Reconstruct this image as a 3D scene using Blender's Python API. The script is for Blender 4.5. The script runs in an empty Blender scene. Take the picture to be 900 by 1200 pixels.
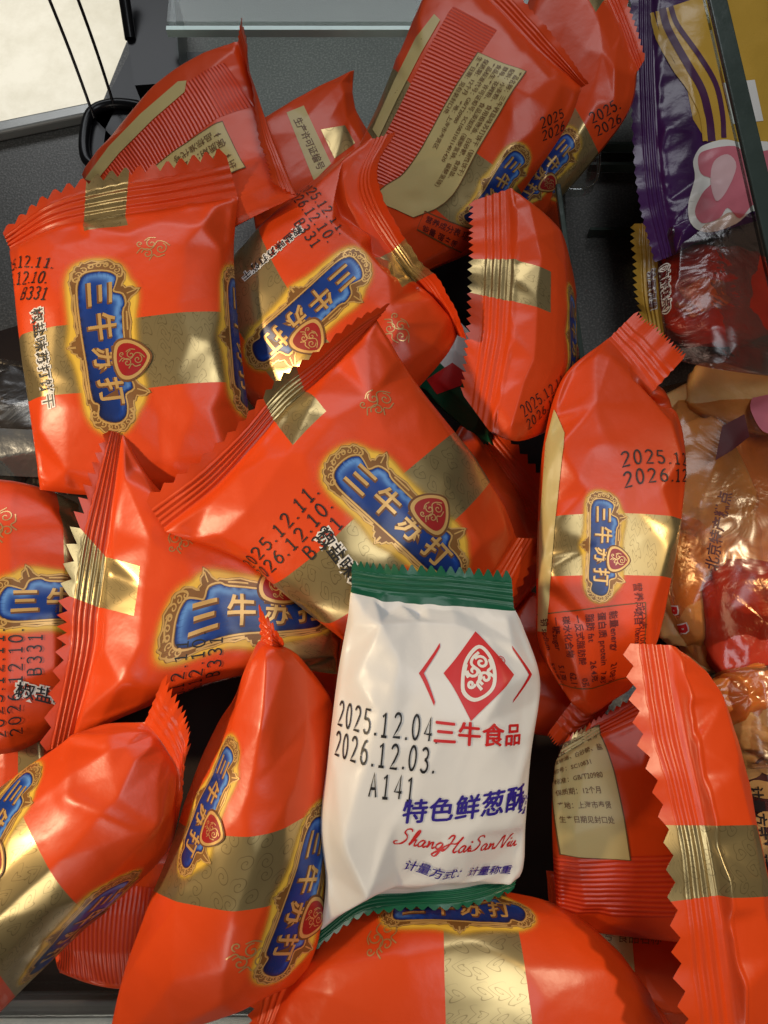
import bpy, math, random
import numpy as np
from mathutils import Vector, Matrix
from mathutils.geometry import tessellate_polygon, delaunay_2d_cdt

S = bpy.context.scene
COL = S.collection
# ------------------------------------------------------------------ camera
PW, PH, FPX = 900.0, 1200.0, 900.0
TILT = math.radians(15)
CAM = np.array([0.0, -0.075, 0.360])
cd = bpy.data.cameras.new('camera')
cam = bpy.data.objects.new('camera', cd)
COL.objects.link(cam)
cam.location = CAM
cam.rotation_euler = (TILT, 0, 0)
cd.sensor_fit = 'HORIZONTAL'
cd.sensor_width = 36
cd.lens = 36 * FPX / PW
cd.clip_start = 0.01
cd.clip_end = 20
S.camera = cam
# ------------------------------------------------------------------ world and lamps
w = bpy.data.worlds.new('World')
S.world = w
w.use_nodes = True
w.node_tree.nodes['Background'].inputs[0].default_value = (1.0, 0.93, 0.84, 1)
w.node_tree.nodes['Background'].inputs[1].default_value = 0.035
S.view_settings.view_transform = 'Standard'
S.view_settings.look = 'None'
S.view_settings.exposure = 0.08
S.view_settings.gamma = 1.0
S.cycles.max_bounces = 10
S.cycles.transparent_max_bounces = 24


def lamp(name, loc, target, sx, sy, watts, col):
    l = bpy.data.lights.new(name, 'AREA')
    l.shape = 'RECTANGLE'
    l.size, l.size_y = sx, sy
    l.energy = watts
    l.color = col
    o = bpy.data.objects.new(name, l)
    COL.objects.link(o)
    o.location = loc
    o.rotation_euler = (Vector(target) - Vector(loc)).to_track_quat('-Z', 'Y').to_euler()
    return o


def spot(name, loc, target, watts, col, deg, blend=0.7, radius=0.03):
    l = bpy.data.lights.new(name, 'SPOT')
    l.energy = watts
    l.color = col
    l.spot_size = math.radians(deg)
    l.spot_blend = blend
    l.shadow_soft_size = radius
    o = bpy.data.objects.new(name, l)
    COL.objects.link(o)
    o.location = loc
    o.rotation_euler = (Vector(target) - Vector(loc)).to_track_quat('-Z', 'Y').to_euler()
    return o


spot('shop_spot_lamp', (0.62, 0.20, 0.76), (0.15, -0.12, 0.08), 15.0, (1.0, 0.80, 0.52), 21)
spot('shop_track_lamp', (-0.74, -0.04, 0.62), (-0.14, -0.02, 0.08), 25.0, (1.0, 0.77, 0.48), 25)
lamp('ceiling_panel_lamp', (0.30, 0.0, 1.25), (0.05, -0.05, 0.08), 0.6, 0.35, 3.0, (0.90, 0.95, 1.0))
lamp('far_ceiling_panel_lamp', (-0.15, 1.15, 0.95), (0.0, 0.0, 0.08), 1.3, 0.35, 5.0, (0.93, 0.96, 1.0))
lamp('front_fill_lamp', (-0.25, -0.75, 0.50), (-0.08, -0.12, 0.04), 0.3, 0.2, 1.1, (1.0, 0.93, 0.82))  # added fill, not a known fixture: brightens the rail and front faces
lamp('floor_fill_lamp', (-0.75, 1.3, -0.06), (-0.75, 1.3, -0.9), 1.0, 0.8, 11.0, (1.0, 0.98, 0.90))  # added fill hung below shelf height, only to brighten the floor

# ------------------------------------------------------------------ helpers
ct, st_ = math.cos(TILT), math.sin(TILT)
RC = np.array([[1, 0, 0], [0, ct, -st_], [0, st_, ct]])


def unproj(px, py, z):
    """photo pixel + height in mm -> world point in metres (stands at that height)"""
    px, py, z = np.broadcast_arrays(np.asarray(px, float), np.asarray(py, float), np.asarray(z, float))
    d = np.stack([(px - PW / 2) / FPX, -(py - PH / 2) / FPX, -np.ones_like(px)], -1) @ RC.T
    t = (z * 0.001 - CAM[2]) / d[..., 2]
    return CAM + t[..., None] * d


def proj(P):
    q = (P - CAM) @ RC
    return np.stack([PW / 2 + FPX * q[..., 0] / -q[..., 2], PH / 2 - FPX * q[..., 1] / -q[..., 2]], -1)


def cr(P, t):
    """Catmull-Rom through P (n,...) at t in [0,1]"""
    P = np.asarray(P, float)
    n = len(P)
    if n == 1:
        return np.repeat(P, len(t), 0)
    if n == 2:
        tt = np.asarray(t).reshape((-1,) + (1,) * (P.ndim - 1))
        return P[0] * (1 - tt) + P[1] * tt
    Q = np.concatenate([(2 * P[0] - P[1])[None], P, (2 * P[-1] - P[-2])[None]])
    x = np.clip(np.asarray(t) * (n - 1), 0, n - 1 - 1e-9)
    k = x.astype(int)
    f = (x - k).reshape((-1,) + (1,) * (P.ndim - 1))
    p0, p1, p2, p3 = Q[k], Q[k + 1], Q[k + 2], Q[k + 3]
    return 0.5 * (2 * p1 + (p2 - p0) * f + (2 * p0 - 5 * p1 + 4 * p2 - p3) * f ** 2 + (3 * p1 - p0 - 3 * p2 + p3) * f ** 3)


def perlin(x, y, seed):
    r = np.random.RandomState(seed)
    ang = r.rand(64, 64) * 2 * np.pi
    gx, gy = np.cos(ang), np.sin(ang)
    xi, yi = np.floor(x).astype(int), np.floor(y).astype(int)
    xf, yf = x - xi, y - yi
    u, v = xf ** 3 * (xf * (xf * 6 - 15) + 10), yf ** 3 * (yf * (yf * 6 - 15) + 10)

    def g(a, b):
        return gx[(yi + b) % 64, (xi + a) % 64] * (xf - a) + gy[(yi + b) % 64, (xi + a) % 64] * (yf - b)
    return (g(0, 0) * (1 - u) + g(1, 0) * u) * (1 - v) + (g(0, 1) * (1 - u) + g(1, 1) * u) * v


def norm(v):
    return v / np.maximum(np.linalg.norm(v, axis=-1, keepdims=True), 1e-12)


def grid_normals(G):
    du = np.gradient(G, axis=1)
    dv = np.gradient(G, axis=0)
    return norm(np.cross(du, dv))


def mesh_obj(name, V, F, mats, parent=None, fm=None, N=None, uv=None, smooth=True, attr=None):
    """V (n,3); F (m,3|4) array; one mesh object"""
    me = bpy.data.meshes.new(name)
    V = np.asarray(V, float)
    F = np.asarray(F, int)
    k = F.shape[1]
    me.vertices.add(len(V))
    me.vertices.foreach_set('co', V.ravel())
    me.loops.add(F.size)
    me.loops.foreach_set('vertex_index', F.ravel())
    me.polygons.add(len(F))
    me.polygons.foreach_set('loop_start', np.arange(0, F.size, k))
    me.polygons.foreach_set('loop_total', np.full(len(F), k))
    if fm is not None:
        me.polygons.foreach_set('material_index', np.asarray(fm, int))
    me.polygons.foreach_set('use_smooth', np.full(len(F), smooth))
    if uv is not None:
        l = me.uv_layers.new(name='UVMap')
        l.data.foreach_set('uv', np.asarray(uv, float)[F.ravel()].ravel())
    if attr is not None:
        at = me.attributes.new('h', 'FLOAT', 'POINT')
        at.data.foreach_set('value', np.asarray(attr, float))
    for m in mats:
        me.materials.append(M[m])
    me.update(calc_edges=True)
    if N is not None and len(me.vertices) == len(V):
        me.normals_split_custom_set_from_vertices(np.asarray(N, float).tolist())
    o = bpy.data.objects.new(name, me)
    COL.objects.link(o)
    if parent is not None:
        o.parent = parent
    return o


def empty(name, loc, label, cat, group=None):
    o = bpy.data.objects.new(name, None)
    COL.objects.link(o)
    o.location = loc
    o.empty_display_size = 0.01
    tag(o, label, cat, group)
    return o


def tag(o, label, cat, group=None):
    o['label'] = label
    o['category'] = cat
    if group:
        o['group'] = group
    return o


# ------------------------------------------------------------------ materials
M = {}


def mat(name, col, rough=0.35, metal=0.0, bump=0.0, bscale=300.0, spec=0.5, coat=0.0, var=0.0, sss=0.0, emit=None):
    m = bpy.data.materials.new(name)
    m.use_nodes = True
    nt = m.node_tree
    b = nt.nodes['Principled BSDF']
    b.inputs['Base Color'].default_value = (*col, 1)
    b.inputs['Roughness'].default_value = rough
    b.inputs['Metallic'].default_value = metal
    b.inputs['Specular IOR Level'].default_value = spec
    b.inputs['Coat Weight'].default_value = coat
    b.inputs['Coat Roughness'].default_value = 0.12
    if sss:
        b.inputs['Subsurface Weight'].default_value = sss
        b.inputs['Subsurface Radius'].default_value = (0.006, 0.002, 0.001)
        b.inputs['Subsurface Scale'].default_value = 1.0
    tc = nt.nodes.new('ShaderNodeTexCoord')
    if bump:
        n = nt.nodes.new('ShaderNodeTexNoise')
        n.inputs['Scale'].default_value = bscale
        n.inputs['Detail'].default_value = 4
        nt.links.new(tc.outputs['Object'], n.inputs['Vector'])
        bp = nt.nodes.new('ShaderNodeBump')
        bp.inputs['Strength'].default_value = bump
        bp.inputs['Distance'].default_value = 0.001
        nt.links.new(n.outputs['Fac'], bp.inputs['Height'])
        nt.links.new(bp.outputs['Normal'], b.inputs['Normal'])
    if var:
        n2 = nt.nodes.new('ShaderNodeTexNoise')
        n2.inputs['Scale'].default_value = 60
        n2.inputs['Detail'].default_value = 6
        nt.links.new(tc.outputs['Object'], n2.inputs['Vector'])
        mx = nt.nodes.new('ShaderNodeMix')
        mx.data_type = 'RGBA'
        mx.inputs[6].default_value = (*[c * (1 - var) for c in col], 1)
        mx.inputs[7].default_value = (*[min(1, c * (1 + var)) for c in col], 1)
        nt.links.new(n2.outputs['Fac'], mx.inputs[0])
        nt.links.new(mx.outputs[2], b.inputs['Base Color'])
        mr = nt.nodes.new('ShaderNodeMapRange')
        mr.inputs[3].default_value = max(0.02, rough - 0.07)
        mr.inputs[4].default_value = rough + 0.07
        nt.links.new(n2.outputs['Fac'], mr.inputs[0])
        nt.links.new(mr.outputs[0], b.inputs['Roughness'])
    M[name] = m
    return m


def nd(nt, typ, **kw):
    n = nt.nodes.new(typ)
    for k, v in kw.items():
        setattr(n, k, v)
    return n


RED = (0.74, 0.064, 0.007)
mat('red_film', RED, 0.35, 0.0, 0.10, 260, var=0.06, spec=0.5)
mat('white_film', (0.80, 0.775, 0.745), 0.38, 0.0, 0.12, 200, var=0.03)
mat('green_film', (0.005, 0.095, 0.045), 0.32, 0.0, 0.1, 260, var=0.1)
mat('purple_film', (0.055, 0.012, 0.085), 0.25, 0.0, 0.25, 200, var=0.15)
mat('yellow_film', (0.62, 0.36, 0.05), 0.28, 0.0, 0.2, 200, var=0.1)
mat('cream_label', (0.60, 0.47, 0.19), 0.42, 0.0, 0.06, 260, var=0.05)
mat('black_ink', (0.012, 0.010, 0.010), 0.45)
mat('brown_ink', (0.16, 0.07, 0.015), 0.45)
mat('maroon_ink', (0.10, 0.006, 0.008), 0.45)
mat('white_ink', (0.80, 0.76, 0.70), 0.4)
mat('red_ink', (0.62, 0.015, 0.015), 0.42)
mat('blue_ink', (0.03, 0.015, 0.25), 0.42)
mat('plum_ink', (0.07, 0.01, 0.06), 0.4)
mat('pink_ink', (0.62, 0.16, 0.20), 0.35, var=0.25)
mat('gold_ink', (0.70, 0.42, 0.14), 0.33, 0.35)
mat('pale_gold_ink', (0.66, 0.42, 0.17), 0.30, 0.6)
mat('brown_gold_ink', (0.17, 0.062, 0.016), 0.4)
mat('frame_ink', (0.26, 0.115, 0.03), 0.36, 0.2, var=0.4)
mat('shield_red_ink', (0.34, 0.012, 0.012), 0.33)
mat('jelly_red', (0.55, 0.05, 0.02), 0.16, 0.0, 0.5, 120, sss=0.6, var=0.35)
mat('jelly_orange', (0.75, 0.22, 0.04), 0.16, 0.0, 0.5, 120, sss=0.6, var=0.35)
mat('cake_yellow', (0.62, 0.33, 0.11), 0.5, 0.0, 0.6, 150, var=0.3, sss=0.2)
mat('peanut_tan', (0.60, 0.34, 0.12), 0.35, 0.0, 0.3, 200, var=0.2)
mat('cookie_dark', (0.018, 0.013, 0.012), 0.6, 0.0, 0.8, 400)
mat('silver_film', (0.55, 0.57, 0.60), 0.22, 0.9, 0.5, 120)
mat('black_plastic', (0.006, 0.006, 0.007), 0.28, spec=0.3)
mat('black_cable', (0.01, 0.01, 0.011), 0.35)
mat('chrome', (0.80, 0.80, 0.78), 0.28, 0.4, 0.05, 80)
mat('gap_shade_black', (0.022, 0.014, 0.012), 0.7, spec=0.15)  # near-black that stands in for the shade between packets
mat('white_rail', (0.80, 0.79, 0.76), 0.35, 0.0, 0.04, 200)
mat('glass_edge', (0.045, 0.062, 0.052), 0.22, 0.0, 0.2, 150, var=0.3)
mat('pale_glass_edge', (0.55, 0.75, 0.68), 0.10, 0.0, 0.1, 150, var=0.2)
mat('shelf_rim', (0.34, 0.34, 0.32), 0.35, 0.6, 0.05, 300, var=0.1)


def shelf_mat():
    m = mat('shelf_metal', (0.06, 0.06, 0.055), 0.38, 0.3)
    nt = m.node_tree
    b = nt.nodes['Principled BSDF']
    tc = nt.nodes['Texture Coordinate']
    n = nd(nt, 'ShaderNodeTexNoise')
    n.inputs['Scale'].default_value = 900
    n.inputs['Detail'].default_value = 3
    n2 = nd(nt, 'ShaderNodeTexNoise')
    n2.inputs['Scale'].default_value = 14
    n2.inputs['Detail'].default_value = 6
    for q in (n, n2):
        nt.links.new(tc.outputs['Object'], q.inputs['Vector'])
    r = nd(nt, 'ShaderNodeValToRGB')
    r.color_ramp.elements[0].position = 0.45
    r.color_ramp.elements[0].color = (0.10, 0.097, 0.088, 1)
    r.color_ramp.elements[1].position = 0.72
    r.color_ramp.elements[1].color = (0.22, 0.21, 0.19, 1)
    nt.links.new(n.outputs['Fac'], r.inputs[0])
    mx = nd(nt, 'ShaderNodeMix', data_type='RGBA', blend_type='MULTIPLY')
    mx.inputs[0].default_value = 0.6
    nt.links.new(r.outputs[0], mx.inputs[6])
    nt.links.new(n2.outputs['Fac'], mx.inputs[7])
    nt.links.new(mx.outputs[2], b.inputs['Base Color'])
    bp = nd(nt, 'ShaderNodeBump')
    bp.inputs['Strength'].default_value = 0.25
    bp.inputs['Distance'].default_value = 0.0004
    nt.links.new(n.outputs['Fac'], bp.inputs['Height'])
    nt.links.new(bp.outputs['Normal'], b.inputs['Normal'])


shelf_mat()


def tile_mat():
    m = mat('floor_tile', (0.74, 0.70, 0.60), 0.25)
    nt = m.node_tree
    b = nt.nodes['Principled BSDF']
    tc = nt.nodes['Texture Coordinate']
    n = nd(nt, 'ShaderNodeTexNoise')
    n.inputs['Scale'].default_value = 3.5
    n.inputs['Detail'].default_value = 10
    n.inputs['Roughness'].default_value = 0.7
    nt.links.new(tc.outputs['Object'], n.inputs['Vector'])
    r = nd(nt, 'ShaderNodeValToRGB')
    r.color_ramp.elements[0].position = 0.3
    r.color_ramp.elements[0].color = (0.52, 0.48, 0.38, 1)
    r.color_ramp.elements[1].position = 0.6
    r.color_ramp.elements[1].color = (0.76, 0.72, 0.63, 1)
    nt.links.new(n.outputs['Fac'], r.inputs[0])
    nt.links.new(r.outputs[0], b.inputs['Base Color'])


tile_mat()


def gold_mat():
    """gold printed ribbon with a fine scroll pattern (UV in mm)"""
    m = mat('gold_print', (0.50, 0.36, 0.14), 0.30, 0.78)
    nt = m.node_tree
    b = nt.nodes['Principled BSDF']
    uv = nd(nt, 'ShaderNodeUVMap', uv_map='UVMap')
    v = nd(nt, 'ShaderNodeTexVoronoi')
    v.voronoi_dimensions = '2D'
    v.inputs['Scale'].default_value = 0.16
    v.inputs['Randomness'].default_value = 0.55
    nt.links.new(uv.outputs[0], v.inputs['Vector'])
    sb = nd(nt, 'ShaderNodeVectorMath', operation='SUBTRACT')
    nt.links.new(uv.outputs[0], sb.inputs[0])
    nt.links.new(v.outputs['Position'], sb.inputs[1])
    sp = nd(nt, 'ShaderNodeSeparateXYZ')
    nt.links.new(sb.outputs[0], sp.inputs[0])
    at = nd(nt, 'ShaderNodeMath', operation='ARCTAN2')
    nt.links.new(sp.outputs[1], at.inputs[0])
    nt.links.new(sp.outputs[0], at.inputs[1])
    mu = nd(nt, 'ShaderNodeMath', operation='MULTIPLY_ADD')
    mu.inputs[1].default_value = 24.0
    nt.links.new(v.outputs['Distance'], mu.inputs[0])
    nt.links.new(at.outputs[0], mu.inputs[2])
    s = nd(nt, 'ShaderNodeMath', operation='SINE')
    nt.links.new(mu.outputs[0], s.inputs[0])
    mr0 = nd(nt, 'ShaderNodeMapRange')
    mr0.inputs[1].default_value = 0.80
    mr0.inputs[2].default_value = 0.95
    nt.links.new(s.outputs[0], mr0.inputs[0])
    lim = nd(nt, 'ShaderNodeMapRange')
    lim.inputs[1].default_value = 0.48
    lim.inputs[2].default_value = 0.40
    nt.links.new(v.outputs['Distance'], lim.inputs[0])
    mr = nd(nt, 'ShaderNodeMath', operation='MULTIPLY')
    nt.links.new(mr0.outputs[0], mr.inputs[0])
    nt.links.new(lim.outputs[0], mr.inputs[1])
    mx = nd(nt, 'ShaderNodeMix', data_type='RGBA')
    mx.inputs[6].default_value = (0.52, 0.39, 0.18, 1)
    mx.inputs[7].default_value = (0.26, 0.185, 0.08, 1)
    sc = nd(nt, 'ShaderNodeMath', operation='MULTIPLY')
    sc.inputs[1].default_value = 0.75
    nt.links.new(mr.outputs[0], sc.inputs[0])
    nt.links.new(sc.outputs[0], mx.inputs[0])
    nt.links.new(mx.outputs[2], b.inputs['Base Color'])


gold_mat()


def ribbed_mat():
    m = mat('red_ribbed_film', RED, 0.34)
    nt = m.node_tree
    b = nt.nodes['Principled BSDF']
    uv = nd(nt, 'ShaderNodeUVMap', uv_map='UVMap')
    wv = nd(nt, 'ShaderNodeTexWave')
    wv.bands_direction = 'X'
    wv.inputs['Scale'].default_value = 0.19
    wv.inputs['Distortion'].default_value = 0.3
    nt.links.new(uv.outputs[0], wv.inputs['Vector'])
    bp = nd(nt, 'ShaderNodeBump')
    bp.inputs['Strength'].default_value = 0.7
    bp.inputs['Distance'].default_value = 0.0004
    nt.links.new(wv.outputs['Fac'], bp.inputs['Height'])
    nt.links.new(bp.outputs['Normal'], b.inputs['Normal'])
    mx = nd(nt, 'ShaderNodeMix', data_type='RGBA')
    mx.inputs[6].default_value = (0.62, 0.035, 0.008, 1)
    mx.inputs[7].default_value = (0.82, 0.075, 0.016, 1)
    nt.links.new(wv.outputs['Fac'], mx.inputs[0])
    nt.links.new(mx.outputs[2], b.inputs['Base Color'])


ribbed_mat()


def halo_mat():
    m = mat('yellow_halo_ink', (0.85, 0.52, 0.06), 0.36)
    nt = m.node_tree
    b = nt.nodes['Principled BSDF']
    out = nt.nodes['Material Output']
    a = nd(nt, 'ShaderNodeAttribute', attribute_name='h')
    p = nd(nt, 'ShaderNodeMath', operation='POWER')
    p.inputs[1].default_value = 1.8
    nt.links.new(a.outputs['Fac'], p.inputs[0])
    t = nd(nt, 'ShaderNodeBsdfTransparent')
    mx = nd(nt, 'ShaderNodeMixShader')
    nt.links.new(p.outputs[0], mx.inputs[0])
    nt.links.new(t.outputs[0], mx.inputs[1])
    nt.links.new(b.outputs[0], mx.inputs[2])
    nt.links.new(mx.outputs[0], out.inputs[0])


halo_mat()


def frame_mat():
    m = mat('ornate_gold_ink', (0.6, 0.35, 0.1), 0.35, 0.3)
    nt = m.node_tree
    b = nt.nodes['Principled BSDF']
    uv = nd(nt, 'ShaderNodeUVMap', uv_map='UVMap')
    v = nd(nt, 'ShaderNodeTexNoise')
    v.inputs['Scale'].default_value = 0.40
    v.inputs['Detail'].default_value = 0.5
    v.inputs['Distortion'].default_value = 1.6
    nt.links.new(uv.outputs[0], v.inputs['Vector'])
    r = nd(nt, 'ShaderNodeValToRGB')
    e = r.color_ramp.elements
    e[0].position = 0.36
    e[0].color = (0.08, 0.028, 0.008, 1)
    e[1].position = 0.64
    e[1].color = (0.78, 0.50, 0.18, 1)
    q = e.new(0.48)
    q.color = (0.30, 0.14, 0.035, 1)
    nt.links.new(v.outputs['Fac'], r.inputs[0])
    nt.links.new(r.outputs[0], b.inputs['Base Color'])


frame_mat()


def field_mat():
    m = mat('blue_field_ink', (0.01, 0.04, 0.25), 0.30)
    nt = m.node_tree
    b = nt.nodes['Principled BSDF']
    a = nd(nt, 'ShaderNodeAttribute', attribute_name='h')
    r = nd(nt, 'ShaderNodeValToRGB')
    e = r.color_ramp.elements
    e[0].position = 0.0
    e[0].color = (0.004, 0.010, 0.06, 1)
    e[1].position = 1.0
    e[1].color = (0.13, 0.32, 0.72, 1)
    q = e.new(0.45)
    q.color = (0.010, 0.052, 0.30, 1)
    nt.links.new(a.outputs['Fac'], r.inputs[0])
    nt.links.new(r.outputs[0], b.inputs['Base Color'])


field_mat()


def clear_mat(name, tint, gloss=0.22, rough=0.08, bump=0.4, bscale=90, base=0.05):
    m = bpy.data.materials.new(name)
    m.use_nodes = True
    nt = m.node_tree
    nt.nodes.remove(nt.nodes['Principled BSDF'])
    out = nt.nodes['Material Output']
    t = nd(nt, 'ShaderNodeBsdfTransparent')
    t.inputs[0].default_value = (*tint, 1)
    g = nd(nt, 'ShaderNodeBsdfGlossy')
    g.inputs['Roughness'].default_value = rough
    lw = nd(nt, 'ShaderNodeLayerWeight')
    lw.inputs[0].default_value = gloss
    mr = nd(nt, 'ShaderNodeMapRange')
    mr.inputs[3].default_value = base
    mr.inputs[4].default_value = 0.75
    nt.links.new(lw.outputs['Fresnel'], mr.inputs[0])
    if bump:
        tc = nd(nt, 'ShaderNodeTexCoord')
        n = nd(nt, 'ShaderNodeTexNoise')
        n.inputs['Scale'].default_value = bscale
        n.inputs['Detail'].default_value = 3
        n.inputs['Distortion'].default_value = 1.0
        nt.links.new(tc.outputs['Object'], n.inputs['Vector'])
        bp = nd(nt, 'ShaderNodeBump')
        bp.inputs['Strength'].default_value = bump
        bp.inputs['Distance'].default_value = 0.004
        nt.links.new(n.outputs['Fac'], bp.inputs['Height'])
        nt.links.new(bp.outputs['Normal'], g.inputs['Normal'])
        nt.links.new(bp.outputs['Normal'], lw.inputs['Normal'])
    mx = nd(nt, 'ShaderNodeMixShader')
    nt.links.new(mr.outputs[0], mx.inputs[0])
    nt.links.new(t.outputs[0], mx.inputs[1])
    nt.links.new(g.outputs[0], mx.inputs[2])
    nt.links.new(mx.outputs[0], out.inputs[0])
    M[name] = m


clear_mat('clear_film', (0.94, 0.90, 0.84), 0.3, 0.24, 0.25, 60, 0.05)
clear_mat('red_clear_film', (0.98, 0.80, 0.70), 0.3, 0.22, 0.3, 60, 0.06)
clear_mat('peach_clear_film', (0.98, 0.78, 0.58), 0.3, 0.24, 0.25, 50, 0.05)
clear_mat('glass_pane', (0.90, 0.95, 0.92), 0.12, 0.02, 0.0, 1, 0.02)
clear_mat('acrylic', (0.90, 0.92, 0.91), 0.3, 0.04, 0.15, 60, 0.08)

# ------------------------------------------------------------------ flat print art (mm, reading frame)
_tc = {}


def text2d(s, off=0.0, shear=0.0, space=1.0):
    key = (s, off, shear, space)
    if key in _tc:
        return _tc[key]
    cu = bpy.data.curves.new('t', 'FONT')
    cu.body = s
    cu.size = 1.0
    cu.align_x = 'CENTER'
    cu.align_y = 'CENTER'
    cu.offset = off
    cu.shear = shear
    cu.space_character = space
    cu.resolution_u = 2
    cu.fill_mode = 'FRONT'
    o = bpy.data.objects.new('t', cu)
    COL.objects.link(o)
    bpy.context.view_layer.update()
    ev = o.evaluated_get(bpy.context.evaluated_depsgraph_get())
    me = ev.to_mesh()
    me.calc_loop_triangles()
    V = np.array([v.co[:2] for v in me.vertices]).reshape(-1, 2)
    T = np.array([t.vertices[:] for t in me.loop_triangles], int).reshape(-1, 3)
    ev.to_mesh_clear()
    bpy.data.objects.remove(o)
    bpy.data.curves.remove(cu)
    _tc[key] = (V, T)
    return V, T


def place(art, x=0, y=0, s=1.0, rot=0.0, sx=1.0):
    V, T = art[0], art[1]
    c, n = math.cos(math.radians(rot)), math.sin(math.radians(rot))
    P = V * np.array([s * sx, s])
    P = P @ np.array([[c, n], [-n, c]]) + np.array([x, y])
    return (P, T)


def join(arts):
    V, T, k = [], [], 0
    for a in arts:
        V.append(a[0])
        T.append(a[1] + k)
        k += len(a[0])
    return np.concatenate(V), np.concatenate(T)


def poly2d(pts):
    pts = np.asarray(pts, float)
    T = tessellate_polygon([[Vector((p[0], p[1], 0)) for p in pts]])
    return pts, np.array([list(t) for t in T], int)


def smooth_loop(pts, n=6):
    P = np.asarray(pts, float)
    Q = np.concatenate([P[-1:], P, P[:2]])
    out = []
    for i in range(1, len(P) + 1):
        for k in range(n):
            f = k / n
            p0, p1, p2, p3 = Q[i - 1], Q[i], Q[i + 1], Q[i + 2]
            out.append(0.5 * (2 * p1 + (p2 - p0) * f + (2 * p0 - 5 * p1 + 4 * p2 - p3) * f * f + (3 * p1 - p0 - 3 * p2 + p3) * f ** 3))
    return np.array(out)


def ribbon(pts, wd, closed=False, sm=0):
    P = np.asarray(pts, float)
    if sm:
        P = smooth_loop(P, sm) if closed else cr(P, np.linspace(0, 1, (len(P) - 1) * sm + 1))
    if closed:
        P = np.concatenate([P, P[:1]])
    d = np.gradient(P, axis=0)
    if closed:
        d[0] = d[-1] = P[1] - P[-2]
    d = norm(d)
    nn = np.stack([-d[:, 1], d[:, 0]], 1)
    wv = np.broadcast_to(np.asarray(wd, float), (len(P),))[:, None] * 0.5
    V = np.concatenate([P + nn * wv, P - nn * wv])
    n = len(P)
    i = np.arange(n - 1)
    T = np.concatenate([np.stack([i, i + n, i + 1], 1), np.stack([i + 1, i + n, i + n + 1], 1)])
    return V, T


def rect2d(x0, y0, x1, y1, step=2.0):
    nx, ny = max(1, int(abs(x1 - x0) / step)), max(1, int(abs(y1 - y0) / step))
    X, Y = np.meshgrid(np.linspace(x0, x1, nx + 1), np.linspace(y0, y1, ny + 1))
    V = np.stack([X.ravel(), Y.ravel()], 1)
    i = (np.arange(ny)[:, None] * (nx + 1) + np.arange(nx)[None]).ravel()
    T = np.concatenate([np.stack([i, i + 1, i + nx + 2], 1), np.stack([i, i + nx + 2, i + nx + 1], 1)])
    return V, T


def refine(V, T, mx):
    """split triangles until no edge is longer than mx"""
    for _ in range(9):
        E = np.linalg.norm(V[T] - V[np.roll(T, -1, 1)], axis=2)
        k = E.argmax(1)
        bad = E.max(1) > mx
        if not bad.any():
            break
        B, kb = T[bad], k[bad]
        r = np.arange(len(B))
        a, b, c = B[r, kb], B[r, (kb + 1) % 3], B[r, (kb + 2) % 3]
        key = np.sort(np.stack([a, b], 1), 1)
        u, inv = np.unique(key, axis=0, return_inverse=True)
        inv = inv.ravel()
        m = len(V) + inv
        V = np.concatenate([V, (V[u[:, 0]] + V[u[:, 1]]) / 2])
        T = np.concatenate([T[~bad], np.stack([a, m, c], 1), np.stack([m, b, c], 1)])
    return V, T


def arc(cx, cy, rx, ry, a0, a1, n=10):
    t = np.radians(np.linspace(a0, a1, n))
    return [(cx + rx * math.cos(q), cy + ry * math.sin(q)) for q in t]


# single-stroke stamp digits in a 0.6 x 1 box
DIG = {
    '0': [arc(.28, .5, .24, .48, 0, 360, 20)],
    '1': [[(.10, .80), (.30, .97), (.30, .03)], [(.10, .03), (.50, .03)]],
    '2': [arc(.28, .73, .24, .25, 165, -20, 10) + [(.30, .33), (.04, .03), (.55, .03)]],
    '3': [arc(.26, .745, .23, .235, 150, -85, 10) + arc(.26, .26, .26, .25, 85, -150, 10)],
    '4': [[(.40, .03), (.40, .97), (.03, .30), (.56, .30)]],
    '5': [[(.50, .97), (.12, .97), (.07, .56)] + arc(.27, .31, .25, .29, 115, -150, 12)],
    '6': [[(.45, .95), (.28, .88), (.10, .60), (.04, .35)] + arc(.28, .30, .24, .28, 170, -185, 16)],
    '8': [arc(.28, .75, .20, .22, 0, 360, 16), arc(.28, .27, .25, .26, 0, 360, 18)],
    'A': [[(.02, .03), (.28, .97), (.54, .03)], [(.12, .36), (.44, .36)]],
    'B': [[(.06, .03), (.06, .97), (.30, .97)] + arc(.30, .75, .19, .22, 90, -90, 8) + [(.06, .53)], [(.06, .53), (.30, .53)] + arc(.30, .28, .23, .25, 90, -90, 8) + [(.06, .03)]],
    '.': [[(-.02, .05), (.12, .05)]],
}


def stamp(lines, h=5.0, pitch=0.86, lead=1.3, wdt=0.115, align=0, sx=1.0):
    """date stamp lines, centred; align: column offset of each line"""
    arts = []
    seed = random.Random(len(lines[0]))
    for k, ln in enumerate(lines):
        x = 0.0
        for ch in ln:
            if ch == ' ':
                x += pitch
                continue
            jx, jy = seed.uniform(-.02, .02), seed.uniform(-.025, .025)
            for stq in DIG[ch]:
                arts.append(ribbon([(x + jx + px, py + jy - k * lead) for px, py in stq], wdt))
            x += pitch * (0.45 if ch == '.' else 1)
    V, T = join(arts)
    V = V - (V.max(0) + V.min(0)) / 2
    return V * np.array([h * sx, h]), T


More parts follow.
